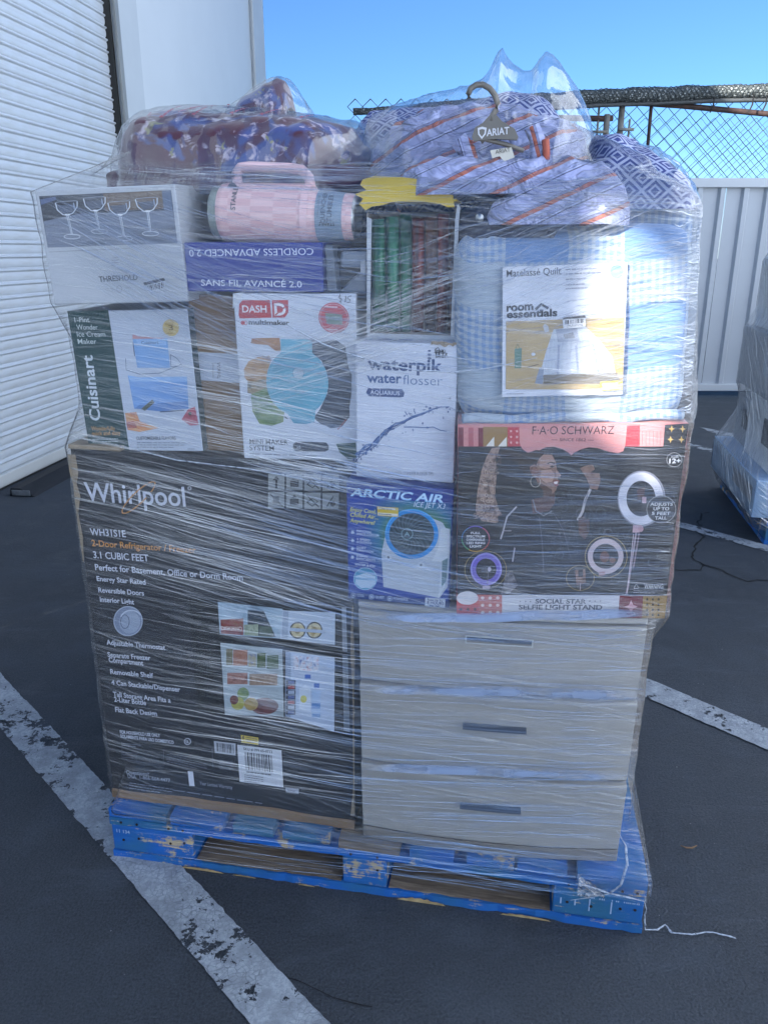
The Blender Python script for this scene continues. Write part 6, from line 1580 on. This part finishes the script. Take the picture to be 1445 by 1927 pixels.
tail = [(.548, 1.300, .10), (.552, 1.298, .05), (.556, 1.297, .012), (.583, 1.301, .006), (.605, 1.316, .006), (.612, 1.297, .005), (.654, 1.291, .006), (.701, 1.297, .006), (.725, 1.290, .006), (.748, 1.281, .005)]
m = MB(); T_ = []
for a_, b_ in zip(tail, tail[1:]):
    for k in range(6): v = Vector(a_).lerp(Vector(b_), k / 6); T_.append(v + Vector((fbm(v, 40, 1), fbm(v, 40, 3), 0)) * .003)
inv = PM.inverted(); m.tube([inv @ v for v in T_], [.0032 * (.5 + .8 * abs(fbm((i * .3, 0, 0), 1, 2))) for i in range(len(T_))], 6, None, True, .5); m.build('film_tail', ROPE, wrapf, smooth=True)

# ================================================================== SECOND WRAPPED PALLET AT THE RIGHT
N2, F2 = Vector((1.883, 3.628, 0)), Vector((2.051, 4.508, 0)); ydir = (F2 - N2).normalized(); xdir = Vector((ydir.y, -ydir.x, 0))
M2 = Matrix(((xdir.x, ydir.x, 0, N2.x), (xdir.y, ydir.y, 0, N2.y), (0, 0, 1, 0), (0, 0, 0, 1)))
pallet('blue wooden pallet under the wrapped load at the right edge', M2, 13, False)
S1, S2, S3 = MAT('white_board', 'dfe3e6', .5, .12, 6), MAT('dark_board', '8d959e', .5, .2, 6), MAT('blue_board', '9db8d4', .5, .2, 8)
stack = [((-.08, .62, -.01, .98, .141, .33), S3, 'blue carton at the bottom of the wrapped load at the right edge'), ((.63, 1.21, .0, 1.0, .141, .52), S1, 'white carton low in the wrapped load at the right edge'),
         ((.0, .62, .02, .62, .331, .66), S1, 'white carton above the blue one in the right edge load'), ((.02, .60, .64, .96, .331, .60), S2, 'dark carton at the back of the right edge load'),
         ((.0, .75, .03, .98, .661, .98), S2, 'dark carton halfway up the wrapped load at the right edge'), ((.77, 1.2, .06, .9, .521, 1.1), KRAFT, 'brown carton inside the wrapped load at the right edge'),
         ((.05, .74, .04, .98, .981, 1.35), S1, 'white carton in the upper part of the right edge load'), ((.09, 1.1, .05, .97, 1.351, 1.75), S1, 'pale carton on top of the wrapped load at the right edge')]
pr2 = []
for (x0, x1, y0, y1, z0, z1), mt, lab in stack:
    t = thing('carton', lab, 'carton', M2 @ Matrix.Translation((x0, y0, z0)), 'cartons in the wrapped load at the right edge')
    m = MB(); m.box(0, x1 - x0, 0, y1 - y0, 0, z1 - z0); m.build('carton_body', mt, t, bevel=.004)
    m = MB(); rr = random.Random(x0 * 77 + z0)
    m.box(-.002, -.0005, .05, .05 + (y1 - y0) * .4, (z1 - z0) * .35, (z1 - z0) * .75); m.box((x1 - x0) * .1, (x1 - x0) * .5, -.002, -.0005, (z1 - z0) * .3, (z1 - z0) * .7)
    m.build('printed_panel', INK(rr.choice(('31353c', '7c8ea4', '8a9098', '23262c'))), t)
    pr2.append(loc_prism(x0, x1, y0, y1, z0, z1))
pr2.append(loc_prism(0, 1.219, 0, 1.016, .05, .141))
FM2 = Film(pr2, (.6, .5), .06, 1.78, 70, 240, .55, 2.2, 1.75, .008, 9)
w2 = thing('stretch_film', 'clear stretch film wound round the second load at the right edge', 'stretch film', M2)
WRAP2 = film_mat('stretch_film_far', 1.0, 1.2, ((40, 2.0, 60, .50, .66, 1.0), (30, 3.0, 110, .52, .68, .9), (55, 2.0, 60, .56, .72, .7)), 2.0, .16, .7)
FM2.mesh(.02, .02).build('film_wrap', WRAP2, w2, smooth=True, fix=False)
r = random.Random(3); m = MB(); vs = []; fs = []; m.uv = []
for _ in range(150):      # diagonal wrinkles over its left side and front
    side = r.random() < .6; a0 = r.uniform(.0, .9); z0 = r.uniform(.25, 1.7); L = r.uniform(.25, .8); sl = r.uniform(-1.3, -.5); w = r.uniform(.001, .006); o = len(vs); u0 = r.uniform(0, 30); st = r.uniform(.3, .9)
    for k in range(13):
        f = k / 12; s_ = a0 - L * .6 * f * (1 if side else -1); z = z0 + L * .6 * f * sl; z = min(1.7, max(.1, z))
        # point on film: side face looks along +x from outside, front face along +y
        iz = int((z - FM2.zs[0]) / (FM2.zs[1] - FM2.zs[0])); iz = min(max(iz, 0), len(FM2.zs) - 1)
        if side: th = math.atan2(s_ - .5, -.6)
        else: th = math.atan2(-.5, s_ - .6)
        rr_ = float(np.interp(th, FM2.th, FM2.r[iz])) + .003
        for e in (-.5, 0, .5):
            rad_ = rr_ + (w * .4 if e == 0 else 0)
            vs.append((.6 + rad_ * math.cos(th), .5 + rad_ * math.sin(th), z + e * w)); m.uv.append((u0 + f * L, min(.98, st * (1 if e == 0 else .5))))
        if k:
            for e in (0, 1): fs.append((o + 3 * k - 3 + e, o + 3 * k + e, o + 3 * k + 1 + e, o + 3 * k - 2 + e))
m.add(vs, fs); m.build('film_wrinkles', WRK, w2, kind='stuff', fix=False)

# ================================================================== SMALL THINGS ON THE GROUND
tw = MB(); tw.tube([(.724, 1.552, .006), (.735, 1.545, .006), (.748, 1.543, .007), (.762, 1.548, .010)], [.0012, .003, .003, .001], 6, None, True, .5)
o = tw.build('dry_leaf', MAT('dry_leaf', '8a6a4c', .8, .2), smooth=True); tag(o, 'small curled dry leaf on the asphalt to the right of the pallet', 'leaf')
peb = MB(); r = random.Random(9)
for k in range(260):
    x, y = r.uniform(-1.6, 2.2), r.uniform(.75, 4.2); s_ = r.uniform(.001, .0026)
    peb.add([(x + s_ * a_, y + s_ * b_, .001 + s_ * c_) for a_, b_, c_ in ((1, 0, 0), (-.4, .9, 0), (-.5, -.8, 0), (0, 0, .9))], [(0, 1, 3), (1, 2, 3), (2, 0, 3)])
o = peb.build('grit', MAT('grit_stone', '8b8d90', .8, .3)); o['kind'] = 'stuff'; tag(o, 'scattered pale grit on the dark asphalt', 'grit')
